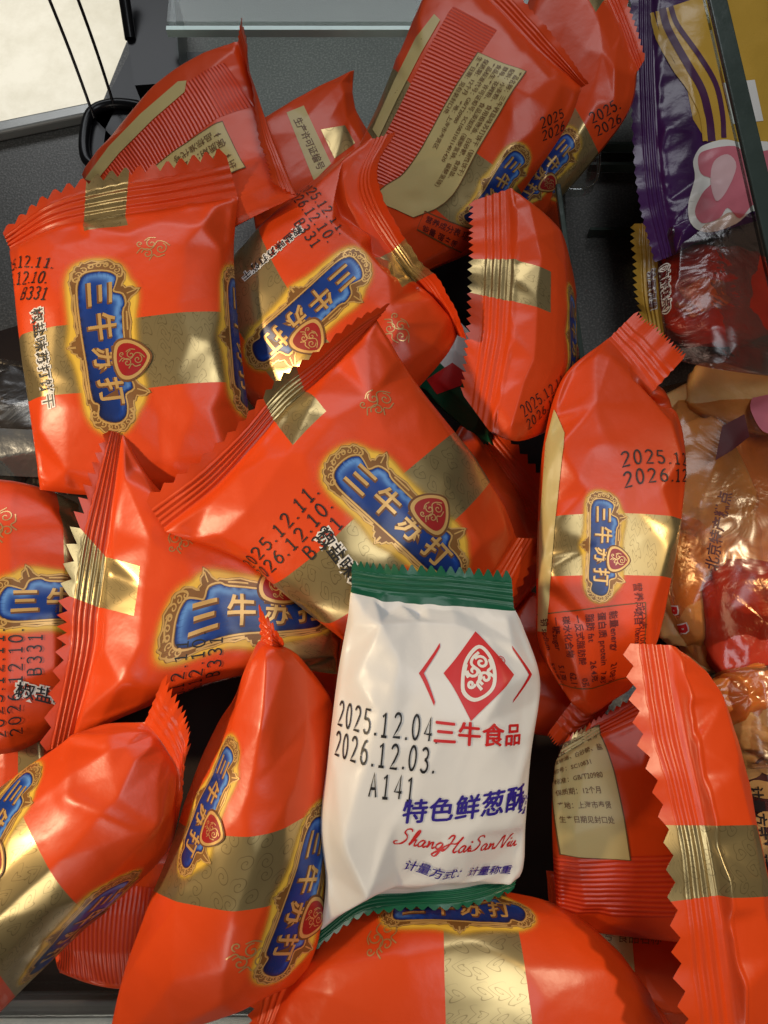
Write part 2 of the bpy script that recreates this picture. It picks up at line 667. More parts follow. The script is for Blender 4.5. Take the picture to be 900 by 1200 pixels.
FRAME = [(-33, -3), (-32.4, 3.5), (-29, 8), (-24.5, 9.2), (-21.5, 7.8), (-20.5, 10), (-19, 14), (-15.5, 10.4), (-12, 10.4), (0, 10.4), (12, 10.4),
         (16, 11), (20, 15.5), (21, 10), (23.5, 8), (28.5, 7.4), (32.4, 3), (33.2, -2), (31.2, -6.3), (27.5, -8.9), (23.4, -8.4), (21, -9.6),
         (12, -9.6), (4.5, -9.6), (2.4, -11.2), (0, -13.2), (-2.4, -11.2), (-4.5, -9.6), (-12, -9.6), (-21, -9.6), (-25, -9.9), (-29.4, -8.6), (-32, -6)]
FIELD = [(-28, -2), (-27.4, 2.6), (-25, 5.6), (-21.5, 5.0), (-19, 4.4), (-17.4, 7.4), (-13.5, 8.3), (-10.5, 7.2), (0, 7.1), (9, 7.1), (13, 7.6), (17.4, 8.4),
         (19.2, 5.0), (23, 4.9), (27, 4), (29, 1), (28.4, -3), (26, -5.6), (22, -5.0), (20, -7), (10, -7), (0, -7), (-10, -7), (-20, -7), (-24, -6.5), (-27, -5)]
SHIELD = [(-5.6, -4.6), (-6.6, -1), (-4.2, 3.4), (0, 6.2), (4.2, 3.4), (6.6, -1), (5.6, -4.6), (0, -5.8)]


def scroll_lines(s=1.0, wd=0.35):
    """abstract scrollwork inside a rounded triangle"""
    def spi(cx, cy, r0, r1, a0, turn, n=18):
        t = np.linspace(0, 1, n)
        an = np.radians(a0 + turn * t)
        rr_ = r0 + (r1 - r0) * t
        return np.stack([cx + rr_ * np.cos(an), cy + rr_ * np.sin(an)], 1)
    a = []
    for q in (spi(0.6, 2.6, 0.2, 1.9, 40, 470), spi(-1.6, 0.2, 0.2, 1.7, 250, -430), spi(1.5, -1.5, 0.2, 1.9, 130, 480), spi(-2.2, -3.2, 0.1, 1.1, 300, 420)):
        a.append(ribbon(q, wd))
    a.append(ribbon([(0.2, 5.4), (-1.6, 3.8), (-2.0, 2.0), (-0.2, 0.4), (0.4, -1.4), (-0.6, -3.0), (0.8, -4.6)], wd, sm=4))
    a.append(ribbon([(2.8, 3.6), (3.2, 1.4), (2.2, 0.2), (3.8, -1.2)], wd, sm=4))
    a.append(ribbon([(-3.4, 2.0), (-3.8, 0.0), (-3.0, -1.6)], wd, sm=4))
    V, T = join(a)
    return V * s, T


def logo_art():
    fr = smooth_loop(FRAME, 4)
    rng = random.Random(4)
    # scalloped ornate edge
    ang = np.arange(len(fr))
    ctr = fr.mean(0)
    fr2 = fr + norm(fr - ctr) * (0.45 * np.sin(ang * 1.9))[:, None]
    # halo strip
    rings = []
    base = smooth_loop(FRAME, 4)
    k = np.ones(13) / 13
    sm = np.stack([np.convolve(np.concatenate([base[-6:, i], base[:, i], base[:6, i]]), k, 'valid') for i in (0, 1)], 1)
    d = norm(np.roll(sm, -1, 0) - np.roll(sm, 1, 0))
    nn = np.stack([d[:, 1], -d[:, 0]], 1)
    if (nn * (sm - ctr)).sum() < 0:
        nn = -nn
    offs = [-3.0, 0.6, 1.5, 2.7, 4.2]
    hv = [1, 1, 0.72, 0.3, 0.0]
    n = len(sm)
    HV = np.concatenate([sm + nn * o for o in offs])
    HA = np.repeat(hv, n)
    HT = []
    i = np.arange(n)
    j = (i + 1) % n
    for r in range(len(offs) - 1):
        HT.append(np.stack([r * n + i, r * n + j, (r + 1) * n + j], 1))
        HT.append(np.stack([r * n + i, (r + 1) * n + j, (r + 1) * n + i], 1))
    halo = (HV, np.concatenate(HT), HA)
    fl = smooth_loop(FIELD, 3)
    fv, ft = poly2d(fl)
    fv, ft = refine(fv, ft, 1.6)
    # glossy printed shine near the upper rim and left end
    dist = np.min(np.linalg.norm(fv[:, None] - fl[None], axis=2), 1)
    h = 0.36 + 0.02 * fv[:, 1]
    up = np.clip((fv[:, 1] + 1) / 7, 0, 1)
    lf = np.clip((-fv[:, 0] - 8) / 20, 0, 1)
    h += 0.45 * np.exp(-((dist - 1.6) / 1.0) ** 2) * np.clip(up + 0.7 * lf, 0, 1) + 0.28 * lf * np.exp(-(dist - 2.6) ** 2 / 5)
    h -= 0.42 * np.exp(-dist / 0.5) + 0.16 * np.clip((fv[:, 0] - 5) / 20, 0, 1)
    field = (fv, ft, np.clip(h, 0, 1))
    lets, outl = [], []
    for q, ch in enumerate('三牛苏打'):
        x = -19.0 + 12.3 * q
        outl.append(place(text2d(ch, 0.045), x + 0.35, -0.9, 10.3))
        lets.append(place(text2d(ch, 0.018), x, -0.5, 10.3))
    bars = [ribbon([(-20, -8.4), (-5, -8.4)], 0.7), ribbon([(5, -8.4), (20, -8.4)], 0.7), ribbon([(-11, 9.0), (-4, 9.0)], .6), ribbon([(12, 9.2), (15, 9.4)], .6)]
    bars += [ribbon(arc(-30.2, 0, 1.3, 3.0, 60, 300, 12), .6), ribbon(arc(-27, 7.0, 2.2, 1.1, -30, 200, 10), .6), ribbon(arc(-27, -7.4, 2.2, 1.1, 160, 390, 10), .6),
             ribbon(arc(30.6, 0, 1.2, 2.6, -120, 120, 12), .6), ribbon(arc(27, 6.0, 2.0, 1.0, -20, 200, 10), .6), ribbon(arc(26.6, -7.2, 2.0, 1.0, 160, 380, 10), .6),
             ribbon([(-18.8, 12.6), (-17.8, 9.2)], .5), ribbon([(19.4, 13.8), (18.0, 10)], .5), ribbon([(0, -12.4), (0, -10)], .8)]
    bars.append(ribbon(fr2 * np.array([0.985, 0.96]), 0.55, closed=True))
    bars.append(ribbon(fl * np.array([1.02, 1.07]), 0.6, closed=True))
    for e_, sg in ((-1, 1), (1, -1)):
        for q in range(9):
            an = math.radians(90 + (q + 0.5) * 20) if e_ < 0 else math.radians(-90 + (q + 0.5) * 20)
            cx, cy = e_ * 24.5 + 6.2 * math.cos(an), 7.0 * math.sin(an)
            t = np.linspace(0, 1, 12)
            aa = an + sg * 6.5 * t
            bars.append(ribbon(np.stack([cx + (0.25 + 0.95 * t) * np.cos(aa), cy + (0.25 + 0.95 * t) * np.sin(aa)], 1), 0.42))
    sh = smooth_loop(SHIELD, 5)
    s1 = place(poly2d(sh), 7, 9.5, 1.12)
    s0 = place(poly2d(sh), 7, 9.5, 1.24)
    s2 = place(poly2d(sh), 7, 9.5, 0.92)
    s3 = place(scroll_lines(0.95, 0.4), 7, 9.3)
    return dict(halo=halo, frame=poly2d(fr2), bars=join(bars), field=field, outl=join(outl), lets=join(lets), s0=s0, s1=s1, s2=s2, s3=s3)


LOGO = logo_art()
LAYER = 0.00011

# ------------------------------------------------------------------ pillow packets


class Packet:
    """pillow pack: end seal rows + body rows given as (z_mm or list, [(px,py)...])"""

    def __init__(self, name, label, cat, rows, fa=True, fb=True, T=28, teeth=(16, 16), gold=None, patch=None, band=None,
                 film='red_film', seal=None, creases=(), seed=1, crump=1.0, group=None, nb=96, ka=6.0, qa=0.62, pb=3.4, qb=0.7,
                 depth=0.3, nrib=4, band_mat='gold_print', back=0.45, caps=None, lift=0.0, lin=False, facet=12.5, facw=0.9):
        def row(r):
            z, pts = r
            if np.isscalar(z):
                z = [z] * len(pts)
            return np.array([(p[0], p[1], q + lift) for p, q in zip(pts, z)], float)
        R = [row(r) for r in rows]
        nt_ = max(teeth[0] if fa else 0, teeth[1] if fb else 0, 10)
        NA = nt_ * max(4, int(round(88 / nt_)))
        self.NA = NA
        ta = np.linspace(0, 1, NA + 1)
        def lin_(r):
            tt = np.linspace(0, 1, len(r))
            q = np.stack([np.interp(ta, tt, r[:, c_]) for c_ in range(3)], 1)
            k_ = np.ones(5) / 5
            pad = np.concatenate([q[:1].repeat(2, 0), q, q[-1:].repeat(2, 0)])
            z_ = np.stack([np.convolve(pad[:, c_], k_, 'valid') for c_ in range(3)], 1)
            z_[0], z_[-1] = q[0], q[-1]
            return z_
        R = np.stack([(lin_(r) if lin else cr(r, ta)) for r in R])              # rows x NA+1 x 3
        i0, i1 = (1 if fa else 0), (len(R) - 1 if not fb else len(R) - 2)
        B = R[i0:i1 + 1]
        c = B.mean(1)
        cum = np.concatenate([[0], np.cumsum(np.linalg.norm(np.diff(c, axis=0), axis=1))])
        cum /= cum[-1]
        tb = np.linspace(0, 1, nb + 1)
        tidx = np.interp(tb, cum, np.linspace(0, 1, len(B)))
        body = cr(B, tidx)                                # nb+1 x NA+1 x 3
        NF = 26
        a = ta * 2 - 1
        tri = lambda n: np.abs(((ta * n) % 1.0) * 2 - 1)
        parts = []
        kind = []
        cpar = []
        if fa:
            cc = np.linspace(1, 0, NF + 1)[:-1]
            f = cc[:, None] - depth * 0.6 * tri(teeth[0])[None] * np.clip((cc[:, None] - 0.62) / 0.38, 0, 1)
            parts.append(R[1][None] * (1 - f[..., None]) + R[0][None] * f[..., None])
            kind += [1] * NF
            cpar += list(cc)
        parts.append(body)
        kind += [0] * len(body)
        cpar += [0] * len(body)
        if fb:
            cc = np.linspace(0, 1, NF + 1)[1:]
            f = cc[:, None] - depth * 0.6 * tri(teeth[1])[None] * np.clip((cc[:, None] - 0.62) / 0.38, 0, 1)
            parts.append(R[-2][None] * (1 - f[..., None]) + R[-1][None] * f[..., None])
            kind += [2] * NF
            cpar += list(cc)
        G = np.concatenate(parts)
        kind = np.array(kind)
        cpar = np.array(cpar)
        self.kind = kind
        px = G[..., :2]
        mid = unproj(G[..., 0], G[..., 1], G[..., 2])
        N = grid_normals(mid)
        cj, ci = len(mid) // 2, NA // 2
        sgn = 1.0 if np.dot(N[cj, ci], CAM - mid[cj, ci]) > 0 else -1.0
        N *= sgn
        self.sgn = sgn
        # fill of the pillow
        bb = np.zeros(len(G))
        bi = np.where(kind == 0)[0]
        bb[bi] = tb
        bb[kind == 2] = 1.0
        g = (1 - np.abs(a) ** ka) ** qa
        xb = np.abs(2 * bb - 1)
        e = np.clip(1 - xb ** pb, 0, 1) ** qb
        if not fa:
            e = np.where(bb < 0.5, np.clip(1 - xb ** 4, 0, 1) ** 0.5, e)
        if not fb:
            e = np.where(bb > 0.5, np.clip(1 - xb ** 4, 0, 1) ** 0.5, e)
        fill = e[:, None] * g[None]
        W = np.linalg.norm(np.diff(mid[cj], axis=0), axis=1).sum() * 1000
        L = np.linalg.norm(np.diff(mid[:, ci], axis=0), axis=1)
        Lc = np.concatenate([[0], np.cumsum(L)]) * 1000
        X = np.broadcast_to(a[None] * W / 2, fill.shape)
        Y = np.broadcast_to(Lc[:, None], fill.shape)
        r = np.random.RandomState(seed)
        big = perlin(X / 30 + 7, Y / 30 + seed, seed)
        wx, wy = X + 5 * perlin(X / 17 + 1, Y / 17, seed + 3), Y + 5 * perlin(X / 17 + 40, Y / 17 + 9, seed + 4)
        msk = np.clip(perlin(X / 24 + 11, Y / 24 + 2, seed + 6) * 3 + 0.45, 0, 1)
        rid2 = (0.30 - np.abs(perlin(wx / 24 + 3, wy / 30 + 1, seed + 9))) * msk + 0.45 * (0.25 - np.abs(perlin(wx / 11 + 3, wy / 12 + 1, seed + 13))) * msk ** 2
        body_w = np.clip(fill * 1.6, 0, 1) * (kind == 0)[:, None]
        disp = (big * 0.7 + rid2 * 1.6) * body_w * crump
        # pleats fanning out of the seals
        dA = np.where(kind == 0, bb, 1) * Lc[-1]
        dB = np.where(kind == 0, 1 - bb, 1) * Lc[-1]
        for dd, on, sd in ((dA, fa, 11), (dB, fb, 23)):
            if not on:
                continue
            spread = 1 + 0.5 * dd[:, None] / 30
            pl = perlin(X / 7.5 / spread + 5, dd[:, None] / 60 + np.zeros_like(X), seed + sd)
            pl = (1 - np.abs(pl) * 3)
            disp = disp + np.maximum(pl, -0.3) * 0.75 * crump * np.exp(-dd[:, None] / 13) * np.clip(dd[:, None] / 3, 0, 1) * (kind == 0)[:, None]
        auto = []
        for on, jr_, sdir in ((fa, bi[0], 1), (fb, bi[-1], -1)):
            if not on:
                continue
            for ic, iin in ((2, 0.22), (NA - 2, 0.78)):
                if r.rand() < 0.8:
                    j2 = int(np.clip(jr_ + sdir * nb * r.uniform(0.14, 0.26), 0, len(G) - 1))
                    i2 = int(NA * (iin + r.uniform(-0.08, 0.08)))
                    auto.append((*px[jr_, ic], *px[j2, i2], r.uniform(0.7, 1.6) * crump, r.uniform(5, 9)))
            for _q in range(3):
                ia_ = r.randint(int(NA * .2), int(NA * .8))
                j2 = int(np.clip(jr_ + sdir * nb * r.uniform(0.08, 0.22), 0, len(G) - 1))
                auto.append((*px[jr_, ia_], *px[j2, int(np.clip(ia_ + r.randint(-12, 13), 2, NA - 2))], r.uniform(0.4, 0.9) * crump, r.uniform(4, 7)))
        for (x1, y1, x2, y2, amp, wd) in list(creases) + auto:
            p1, p2 = np.array([x1, y1], float), np.array([x2, y2], float)
            u = p2 - p1
            ln = np.linalg.norm(u)
            u /= ln
            rel = px - p1
            s = rel @ u
            dist = np.abs(rel @ np.array([-u[1], u[0]]))
            s01 = np.clip(s / ln, 0, 1)
            over = np.maximum(np.maximum(-s, s - ln), 0)
            dist = np.sqrt(dist ** 2 + over ** 2)
            disp = disp + amp * np.exp(-(np.sqrt(dist ** 2 + (0.4 * wd) ** 2) - 0.4 * wd) / wd) * (0.35 + 0.65 * np.sin(np.pi * np.clip(s01, 0.02, 0.98)) ** 0.5) * (kind == 0)[:, None]
        # crimp ridges along the seals
        ridge = np.zeros(len(G))
        for kq in (1, 2):
            m_ = kind == kq
            q = cpar[m_]
            band_ = np.clip((q - 0.04) / 0.04, 0, 1) * np.clip((0.66 - q) / 0.05, 0, 1)
            ridge[m_] = np.sin(q * nrib * 2 * np.pi / 0.68) * band_ * 0.40
        crimp = ridge[:, None] * (1 + 0.25 * perlin(X / 9, Y / 9, seed + 31))
        finw = (kind != 0)[:, None] * cpar[:, None]
        wob = perlin(X / 11 + 2, np.zeros_like(X) + seed * 0.37, seed + 40) * 1.6 * finw
        th = T * 0.001
        hair = 0.00006
        front = mid + N * (fill * th * (1 - back) + disp * 0.001 + (crimp + wob) * 0.001 + hair)[..., None]
        # stiff film: pull the sheet towards flat facets with folds between them
        j0, j1 = bi[0], bi[-1]
        nb_, na_ = j1 - j0, NA
        Ys = Y[j0:j1 + 1] - Y[j0, 0]
        Xs = X[j0:j1 + 1] + W / 2
        Lb = Ys[-1, 0]
        pts_ij = []
        for q in np.linspace(0, 1, max(4, int(W / 9))):
            pts_ij += [(j0, q * na_), (j1, q * na_)]
        for q in np.linspace(0, 1, max(4, int(Lb / 9)))[1:-1]:
            pts_ij += [(j0 + q * nb_, 0), (j0 + q * nb_, na_)]
        ny, nx = max(3, int(Lb / facet)), max(3, int(W / facet))
        for yy in range(ny):
            fy = (yy + 0.5 + r.uniform(-0.4, 0.4)) / ny
            fy = 0.5 - 0.5 * math.cos(math.pi * fy) * (0.55 + 0.45 * abs(math.cos(math.pi * fy)))   # denser near the seals
            for xx in range(nx):
                fx = (xx + 0.5 + r.uniform(-0.42, 0.42)) / nx
                pts_ij.append((j0 + np.clip(fy + r.uniform(-0.04, 0.04), 0.03, 0.97) * nb_, fx * na_))
        pj = np.clip(np.round([p[0] for p in pts_ij]).astype(int), j0, j1)
        pi_ = np.clip(np.round([p[1] for p in pts_ij]).astype(int), 0, na_)
        key = np.unique(pj * 10000 + pi_)
        pj, pi_ = key // 10000, key % 10000
        inner = (pj > j0 + 1) & (pj < j1 - 1) & (pi_ > 1) & (pi_ < na_ - 1)
        hh = np.where(inner, r.uniform(-1, 1, len(pj)) * 0.75 * crump, 0) * 0.001
        S3 = front[pj, pi_] + N[pj, pi_] * hh[:, None]
        P2 = np.stack([Xs[pj - j0, pi_], Ys[pj - j0, pi_]], 1)
        tri_ = delaunay_2d_cdt([Vector(p) for p in P2.tolist()], [], [], 0, 1e-4)
        back_id = [o_[0] if len(o_) else 0 for o_ in tri_[3]]
        fac = front[j0:j1 + 1].copy()
        gx_, gy_ = Xs.ravel(), Ys.ravel()
        flat = fac.reshape(-1, 3)
        for f_ in tri_[2]:
            ids = [back_id[q] for q in f_[:3]]
            (ax, ay), (bx_, by_), (cx_, cy_) = P2[ids]
            den = (by_ - cy_) * (ax - cx_) + (cx_ - bx_) * (ay - cy_)
            if abs(den) < 1e-9:
                continue
            l1 = ((by_ - cy_) * (gx_ - cx_) + (cx_ - bx_) * (gy_ - cy_)) / den
            l2 = ((cy_ - ay) * (gx_ - cx_) + (ax - cx_) * (gy_ - cy_)) / den
            l3 = 1 - l1 - l2
            mk = (l1 > -1e-6) & (l2 > -1e-6) & (l3 > -1e-6)
            flat[mk] = l1[mk, None] * S3[ids[0]] + l2[mk, None] * S3[ids[1]] + l3[mk, None] * S3[ids[2]]
        fac = flat.reshape(fac.shape)
        wgt = facw * np.clip(np.minimum(np.minimum(Xs, W - Xs), np.minimum(Ys, Lb - Ys)) / 3.0, 0, 1)
        wgt = wgt * (0.55 + 0.45 * np.clip(1 - np.minimum(Ys, Lb - Ys) / (0.28 * Lb), 0, 1) ** 0.5)
        mixd = front[j0:j1 + 1] * (1 - wgt[..., None]) + fac * wgt[..., None]
        for _b in range(2):                               # fold radius
            sm_ = mixd.copy()
            sm_[1:-1, 1:-1] = (mixd[1:-1, 1:-1] * 4 + mixd[:-2, 1:-1] + mixd[2:, 1:-1] + mixd[1:-1, :-2] + mixd[1:-1, 2:]) / 8
            mixd = sm_
        front[j0:j1 + 1] = mixd
        bdisp = perlin(X / 20, Y / 20, seed + 50) * 0.8 * body_w
        bk = mid - N * (fill * th * back - bdisp * 0.001 - (crimp + wob) * 0.001 + hair)[..., None]
        self.F = front
        self.NF_ = grid_normals(front) * sgn
        self.Bk = bk
        self.NB_ = -grid_normals(bk) * sgn
        self.pxg = proj(front)
        # arc lengths
        du = np.linalg.norm(np.diff(front, axis=1), axis=2) * 1000
        self.sa = np.concatenate([np.zeros((len(front), 1)), np.cumsum(du, 1)], 1)
        dv = np.linalg.norm(np.diff(front, axis=0), axis=2) * 1000
        self.sb = np.concatenate([np.zeros((1, NA + 1)), np.cumsum(dv, 0)], 0)
        # root at the base of the pack
        allp = np.concatenate([front.reshape(-1, 3), bk.reshape(-1, 3)])
        self.o = np.array([allp[:, 0].mean(), allp[:, 1].mean(), allp[:, 2].min()])
        self.root = empty(name, self.o, label, cat, group)
        # regions
        nj = len(front) - 1
        reg = np.zeros((nj, NA), int)
        kf = kind[:-1].copy()
        if fa:
            kf[NF - 1] = 1
        if fb:
            kf[kind[1:] == 2] = 2
        reg[kf == 1] = 1
        reg[kf == 2] = 2
        am = (ta[:-1] + ta[1:]) / 2
        bm = (bb[:-1] + bb[1:]) / 2
        if gold:
            gm = (am > gold[0]) & (am < gold[1])
            if fa:
                reg[np.ix_(kf == 1, gm)] = 3
            if fb:
                reg[np.ix_(kf == 2, gm)] = 4
            if patch:
                reg[np.ix_((kf == 0) & (bm < patch[0]), gm)] = 5
                if patch[1]:
                    reg[np.ix_((kf == 0) & (bm > 1 - patch[1]), gm)] = 6
        if band:
            reg[(kf == 0) & (bm > band[0]) & (bm < band[1])] = 7
        if caps:                                         # coloured ends of the body film
            reg[(kf == 0) & ((bm < caps[0]) | (bm > 1 - caps[1]))] = 8
        self.reg = reg
        sealm = seal or film
        names = {0: ('wrapper_film', film), 1: ('end_seal', sealm), 2: ('end_seal', sealm), 3: ('gold_seal_patch', 'gold_print'), 4: ('gold_seal_patch', 'gold_print'),
                 5: ('gold_patch', 'gold_print'), 6: ('gold_patch', 'gold_print'), 7: ('gold_band', band_mat), 8: ('end_panel', sealm)}
        n1 = (nj + 1) * (NA + 1)
        idx = np.arange(n1).reshape(nj + 1, NA + 1)
        VV = np.concatenate([front.reshape(-1, 3), bk.reshape(-1, 3)]) - self.o
        NN = np.concatenate([self.NF_.reshape(-1, 3), self.NB_.reshape(-1, 3)])
        UV = np.concatenate([np.stack([self.sa.ravel(), self.sb.ravel()], 1)] * 2)
        qf = np.stack([idx[:-1, :-1], idx[:-1, 1:], idx[1:, 1:], idx[1:, :-1]], -1)
        if sgn < 0:
            qf = qf[..., ::-1]
        qb = (qf + n1)[..., ::-1]
        self.parts = {}
        for k, (nm, mt) in names.items():
            mk = reg == k
            if not mk.any():
                continue
            Q = [qf[mk], qb[mk]]
            # close the rim where the region touches the border
            for col_, i_ in ((0, 0), (NA - 1, NA)):
                js = np.where(mk[:, col_])[0]
                if len(js):
                    q = np.stack([idx[js, i_], idx[js + 1, i_], idx[js + 1, i_] + n1, idx[js, i_] + n1], 1)
                    Q.append(q)
            for row_, j_ in ((0, 0), (nj - 1, nj)):
                is_ = np.where(mk[row_])[0]
                if len(is_):
                    q = np.stack([idx[j_, is_], idx[j_, is_ + 1], idx[j_, is_ + 1] + n1, idx[j_, is_] + n1], 1)
                    Q.append(q)
            Q = np.concatenate(Q)
            u, inv = np.unique(Q.ravel(), return_inverse=True)
            self.parts[k] = mesh_obj(nm, VV[u], inv.reshape(-1, 4), [mt], self.root, N=NN[u], uv=UV[u])

    # photo pixel -> fractional grid index on the front sheet
    def find(self, x, y):
        P = self.pxg
        d = ((P - np.array([x, y])) ** 2).sum(-1)
        j, i = np.unravel_index(d.argmin(), d.shape)
        j = min(max(j, 1), P.shape[0] - 2)
        i = min(max(i, 1), P.shape[1] - 2)
        A = np.stack([(P[j, i + 1] - P[j, i - 1]) / 2, (P[j + 1, i] - P[j - 1, i]) / 2], 1)
        try:
            q = np.linalg.solve(A, np.array([x, y]) - P[j, i])
        except np.linalg.LinAlgError:
            q = np.zeros(2)
        q = np.clip(q, -1.5, 1.5)
        return i + q[0], j + q[1]

    def ev(self, fi, fj, lift):
        ni, nj = self.F.shape[1] - 1, self.F.shape[0] - 1
        ok = (fi >= 0) & (fi <= ni) & (fj >= 0) & (fj <= nj)
        fi = np.clip(fi, 0, ni - 1e-6)
        fj = np.clip(fj, 0, nj - 1e-6)
        i, j = fi.astype(int), fj.astype(int)
        u, v = (fi - i)[:, None], (fj - j)[:, None]

        def bl(A):
            return (A[j, i] * (1 - u) + A[j, i + 1] * u) * (1 - v) + (A[j + 1, i] * (1 - u) + A[j + 1, i + 1] * u) * v
        n = norm(bl(self.NF_))
        return bl(self.F) + n * lift - self.o, n, ok

    def frame(self, x, y, dx, dy):
        """map from reading-frame mm at photo point to grid indices"""
        i0, j0 = self.find(x, y)
        l = math.hypot(dx, dy)
        i1, j1 = self.find(x + dx / l * 6, y + dy / l * 6)
        jr, ir = int(round(np.clip(j0, 1, len(self.F) - 2))), int(round(np.clip(i0, 1, self.NA - 1)))
        ua = norm(self.F[jr, ir + 1] - self.F[jr, ir - 1])
        ub = norm(self.F[jr + 1, ir] - self.F[jr - 1, ir])
        n = self.NF_[jr, ir]
        sa, sb = self.sa[jr], self.sb[:, ir]
        ia, ib = np.arange(len(sa)), np.arange(len(sb))
        a0, b0 = np.interp(i0, ia, sa), np.interp(j0, ib, sb)
        ex = ua * (np.interp(i1, ia, sa) - a0) + ub * (np.interp(j1, ib, sb) - b0)
        ex = norm(ex - n * np.dot(ex, n))
        ey = np.cross(n, ex)
        A = np.stack([ua, ub], 1)
        Ai = np.linalg.pinv(A)
        mx_, my_ = Ai @ ex, Ai @ ey

        def f(V):
            da = a0 + V[:, 0] * mx_[0] + V[:, 1] * my_[0]
            db = b0 + V[:, 0] * mx_[1] + V[:, 1] * my_[1]
            fi = np.where(da < 0, -1, np.where(da > sa[-1], len(sa) + 1, np.interp(da, sa, ia)))
            fj = np.where(db < 0, -1, np.where(db > sb[-1], len(sb) + 1, np.interp(db, sb, ib)))
            return fi, fj
        return f

    def decal(self, name, fr, layers, parent=None, mx=1.3, scale=1.0):
        """layers: (art, material, layer) -> one conforming printed mesh"""
        VV, NN, TT, FM, UV, AT, mats = [], [], [], [], [], [], []
        k = 0
        for art, m, ly in layers:
            V, T = art[0] * scale, art[1]
            A = art[2] if len(art) > 2 else np.zeros(len(V))
            if len(art) <= 2:
                V, T = refine(V, T, mx)
                A = np.zeros(len(V))
            fi, fj = fr(V)
            P, n, ok = self.ev(fi, fj, ly * LAYER)
            T = T[ok[T].all(1)]
            if not len(T):
                continue
            # face the print outwards
            c = np.cross(P[T[:, 1]] - P[T[:, 0]], P[T[:, 2]] - P[T[:, 0]])
            fl = (c * n[T[:, 0]]).sum(1) < 0
            T = np.where(fl[:, None], T[:, ::-1], T)
            if m not in mats:
                mats.append(m)
            VV.append(P)
            NN.append(n)
            TT.append(T + k)
            FM.append(np.full(len(T), mats.index(m)))
            UV.append(V)
            AT.append(A)
            k += len(P)
        if not TT:
            return None
        V, N_, T = np.concatenate(VV), np.concatenate(NN), np.concatenate(TT)
        U, A = np.concatenate(UV), np.concatenate(AT)
        u, inv = np.unique(T.ravel(), return_inverse=True)
        o = mesh_obj(name, V[u], inv.reshape(-1, 3), mats, parent or self.root, fm=np.concatenate(FM), N=N_[u], uv=U[u], attr=A[u])
        return o

    # ---- printed pieces
    def logo(self, x, y, dx, dy, s=1.0, off=(0, 0)):
        f0 = self.frame(x, y, dx, dy)
        fr = lambda V: f0(V + np.array(off))
        f = self.decal('logo_frame', fr, [(LOGO['frame'], 'frame_ink', 1.6), (LOGO['bars'], 'gold_ink', 2.2)], scale=s)
        if f is None:
            return
        hl = LOGO['halo']
        self.decal('logo_halo', fr, [(hl, 'yellow_halo_ink', 1)], f, scale=s)
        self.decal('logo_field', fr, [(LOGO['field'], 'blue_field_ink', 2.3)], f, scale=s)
        self.decal('logo_lettering', fr, [(LOGO['outl'], 'brown_gold_ink', 2.9), (LOGO['lets'], 'gold_ink', 3.5)], f, scale=s)
        self.decal('logo_shield', fr, [(LOGO['s0'], 'brown_gold_ink', 4), (LOGO['s1'], 'gold_ink', 4.6), (LOGO['s2'], 'shield_red_ink', 5.2), (LOGO['s3'], 'pale_gold_ink', 5.8)], f, scale=s)

    def emblem(self, x, y, dx, dy, s=1.0):
        fr = self.frame(x, y, dx, dy)
        sh = smooth_loop(SHIELD, 5)
        art = scroll_lines(1.05, 0.3)
        self.decal('emblem_outline', fr, [(art, 'pale_gold_ink', 1)], scale=s)

    def date(self, x, y, dx, dy, lines=('2025.12.11.', '2026.12.10.', '     B331'), s=1.0, pitch=0.86, h=5.0, lead=1.3, mat_='black_ink', sx=1.0, off=(0, 0)):
        f0 = self.frame(x, y, dx, dy)
        fr = lambda V: f0(V + np.array(off))
        self.decal('date_stamp', fr, [(stamp(lines, h, pitch, lead, sx=sx), mat_, 3)], scale=s)

    def flavour(self, x, y, dx, dy, s=1.0, t='椒盐味苏打饼干'):
        fr = self.frame(x, y, dx, dy)
        self.decal('flavour_text', fr, [(place(text2d(t, 0.10, space=1.02), 0, 0, 6.0), 'white_ink', 2), (place(text2d(t, 0.012, space=1.02), 0, 0, 6.0), 'black_ink', 3)], scale=s)

    def words(self, name, x, y, dx, dy, t, size, m, off=0.0, shear=0.0, space=1.0, halo=None, hoff=0.09, sx=1.0, ly=3, bold=0):
        fr = self.frame(x, y, dx, dy)
        L = []
        if halo:
            L.append((place(text2d(t, hoff, shear, space), 0, 0, size, sx=sx), halo, ly - 1))
        L.append((place(text2d(t, off, shear, space), 0, 0, size, sx=sx), m, ly))
        for q in range(bold):
            for sg_, (qx, qy) in enumerate(((1, 0), (-1, 0), (0, 1), (0, -1))):
                L.append((place(text2d(t, off, shear, space), qx * 0.025 * size * (q + 1), qy * 0.02 * size * (q + 1), size, sx=sx), m, ly + 0.12 * (sg_ + 1)))
        return self.decal(name, fr, L)

    def label(self, x, y, dx, dy, wd, ht, lines, size, m='cream_label', ink='brown_ink', lead=1.35, name='ingredient_label', sx=1.0):
        fr = self.frame(x, y, dx, dy)
        o = self.decal(name, fr, [(rect2d(-wd / 2, -ht / 2, wd / 2, ht / 2), m, 2), (ribbon([(-wd / 2, -ht / 2), (wd / 2, -ht / 2), (wd / 2, ht / 2), (-wd / 2, ht / 2)], 0.5, True), 'brown_ink', 3)])
        arts = []
        for k, t in enumerate(lines):
            if not t:
                continue
            V, T = text2d(t, 0.006)
            V = V * np.array([size * sx, size])
            V = V - np.array([V[:, 0].min(), 0]) + np.array([-wd / 2 + size * 0.6, ht / 2 - size * (0.9 + k * lead)])
            keep = (V[T][:, :, 0].max(1) < wd / 2 - 0.5) & (V[T][:, :, 1].min(1) > -ht / 2 + 0.3)
            if keep.any():
                arts.append((V, T[keep]))
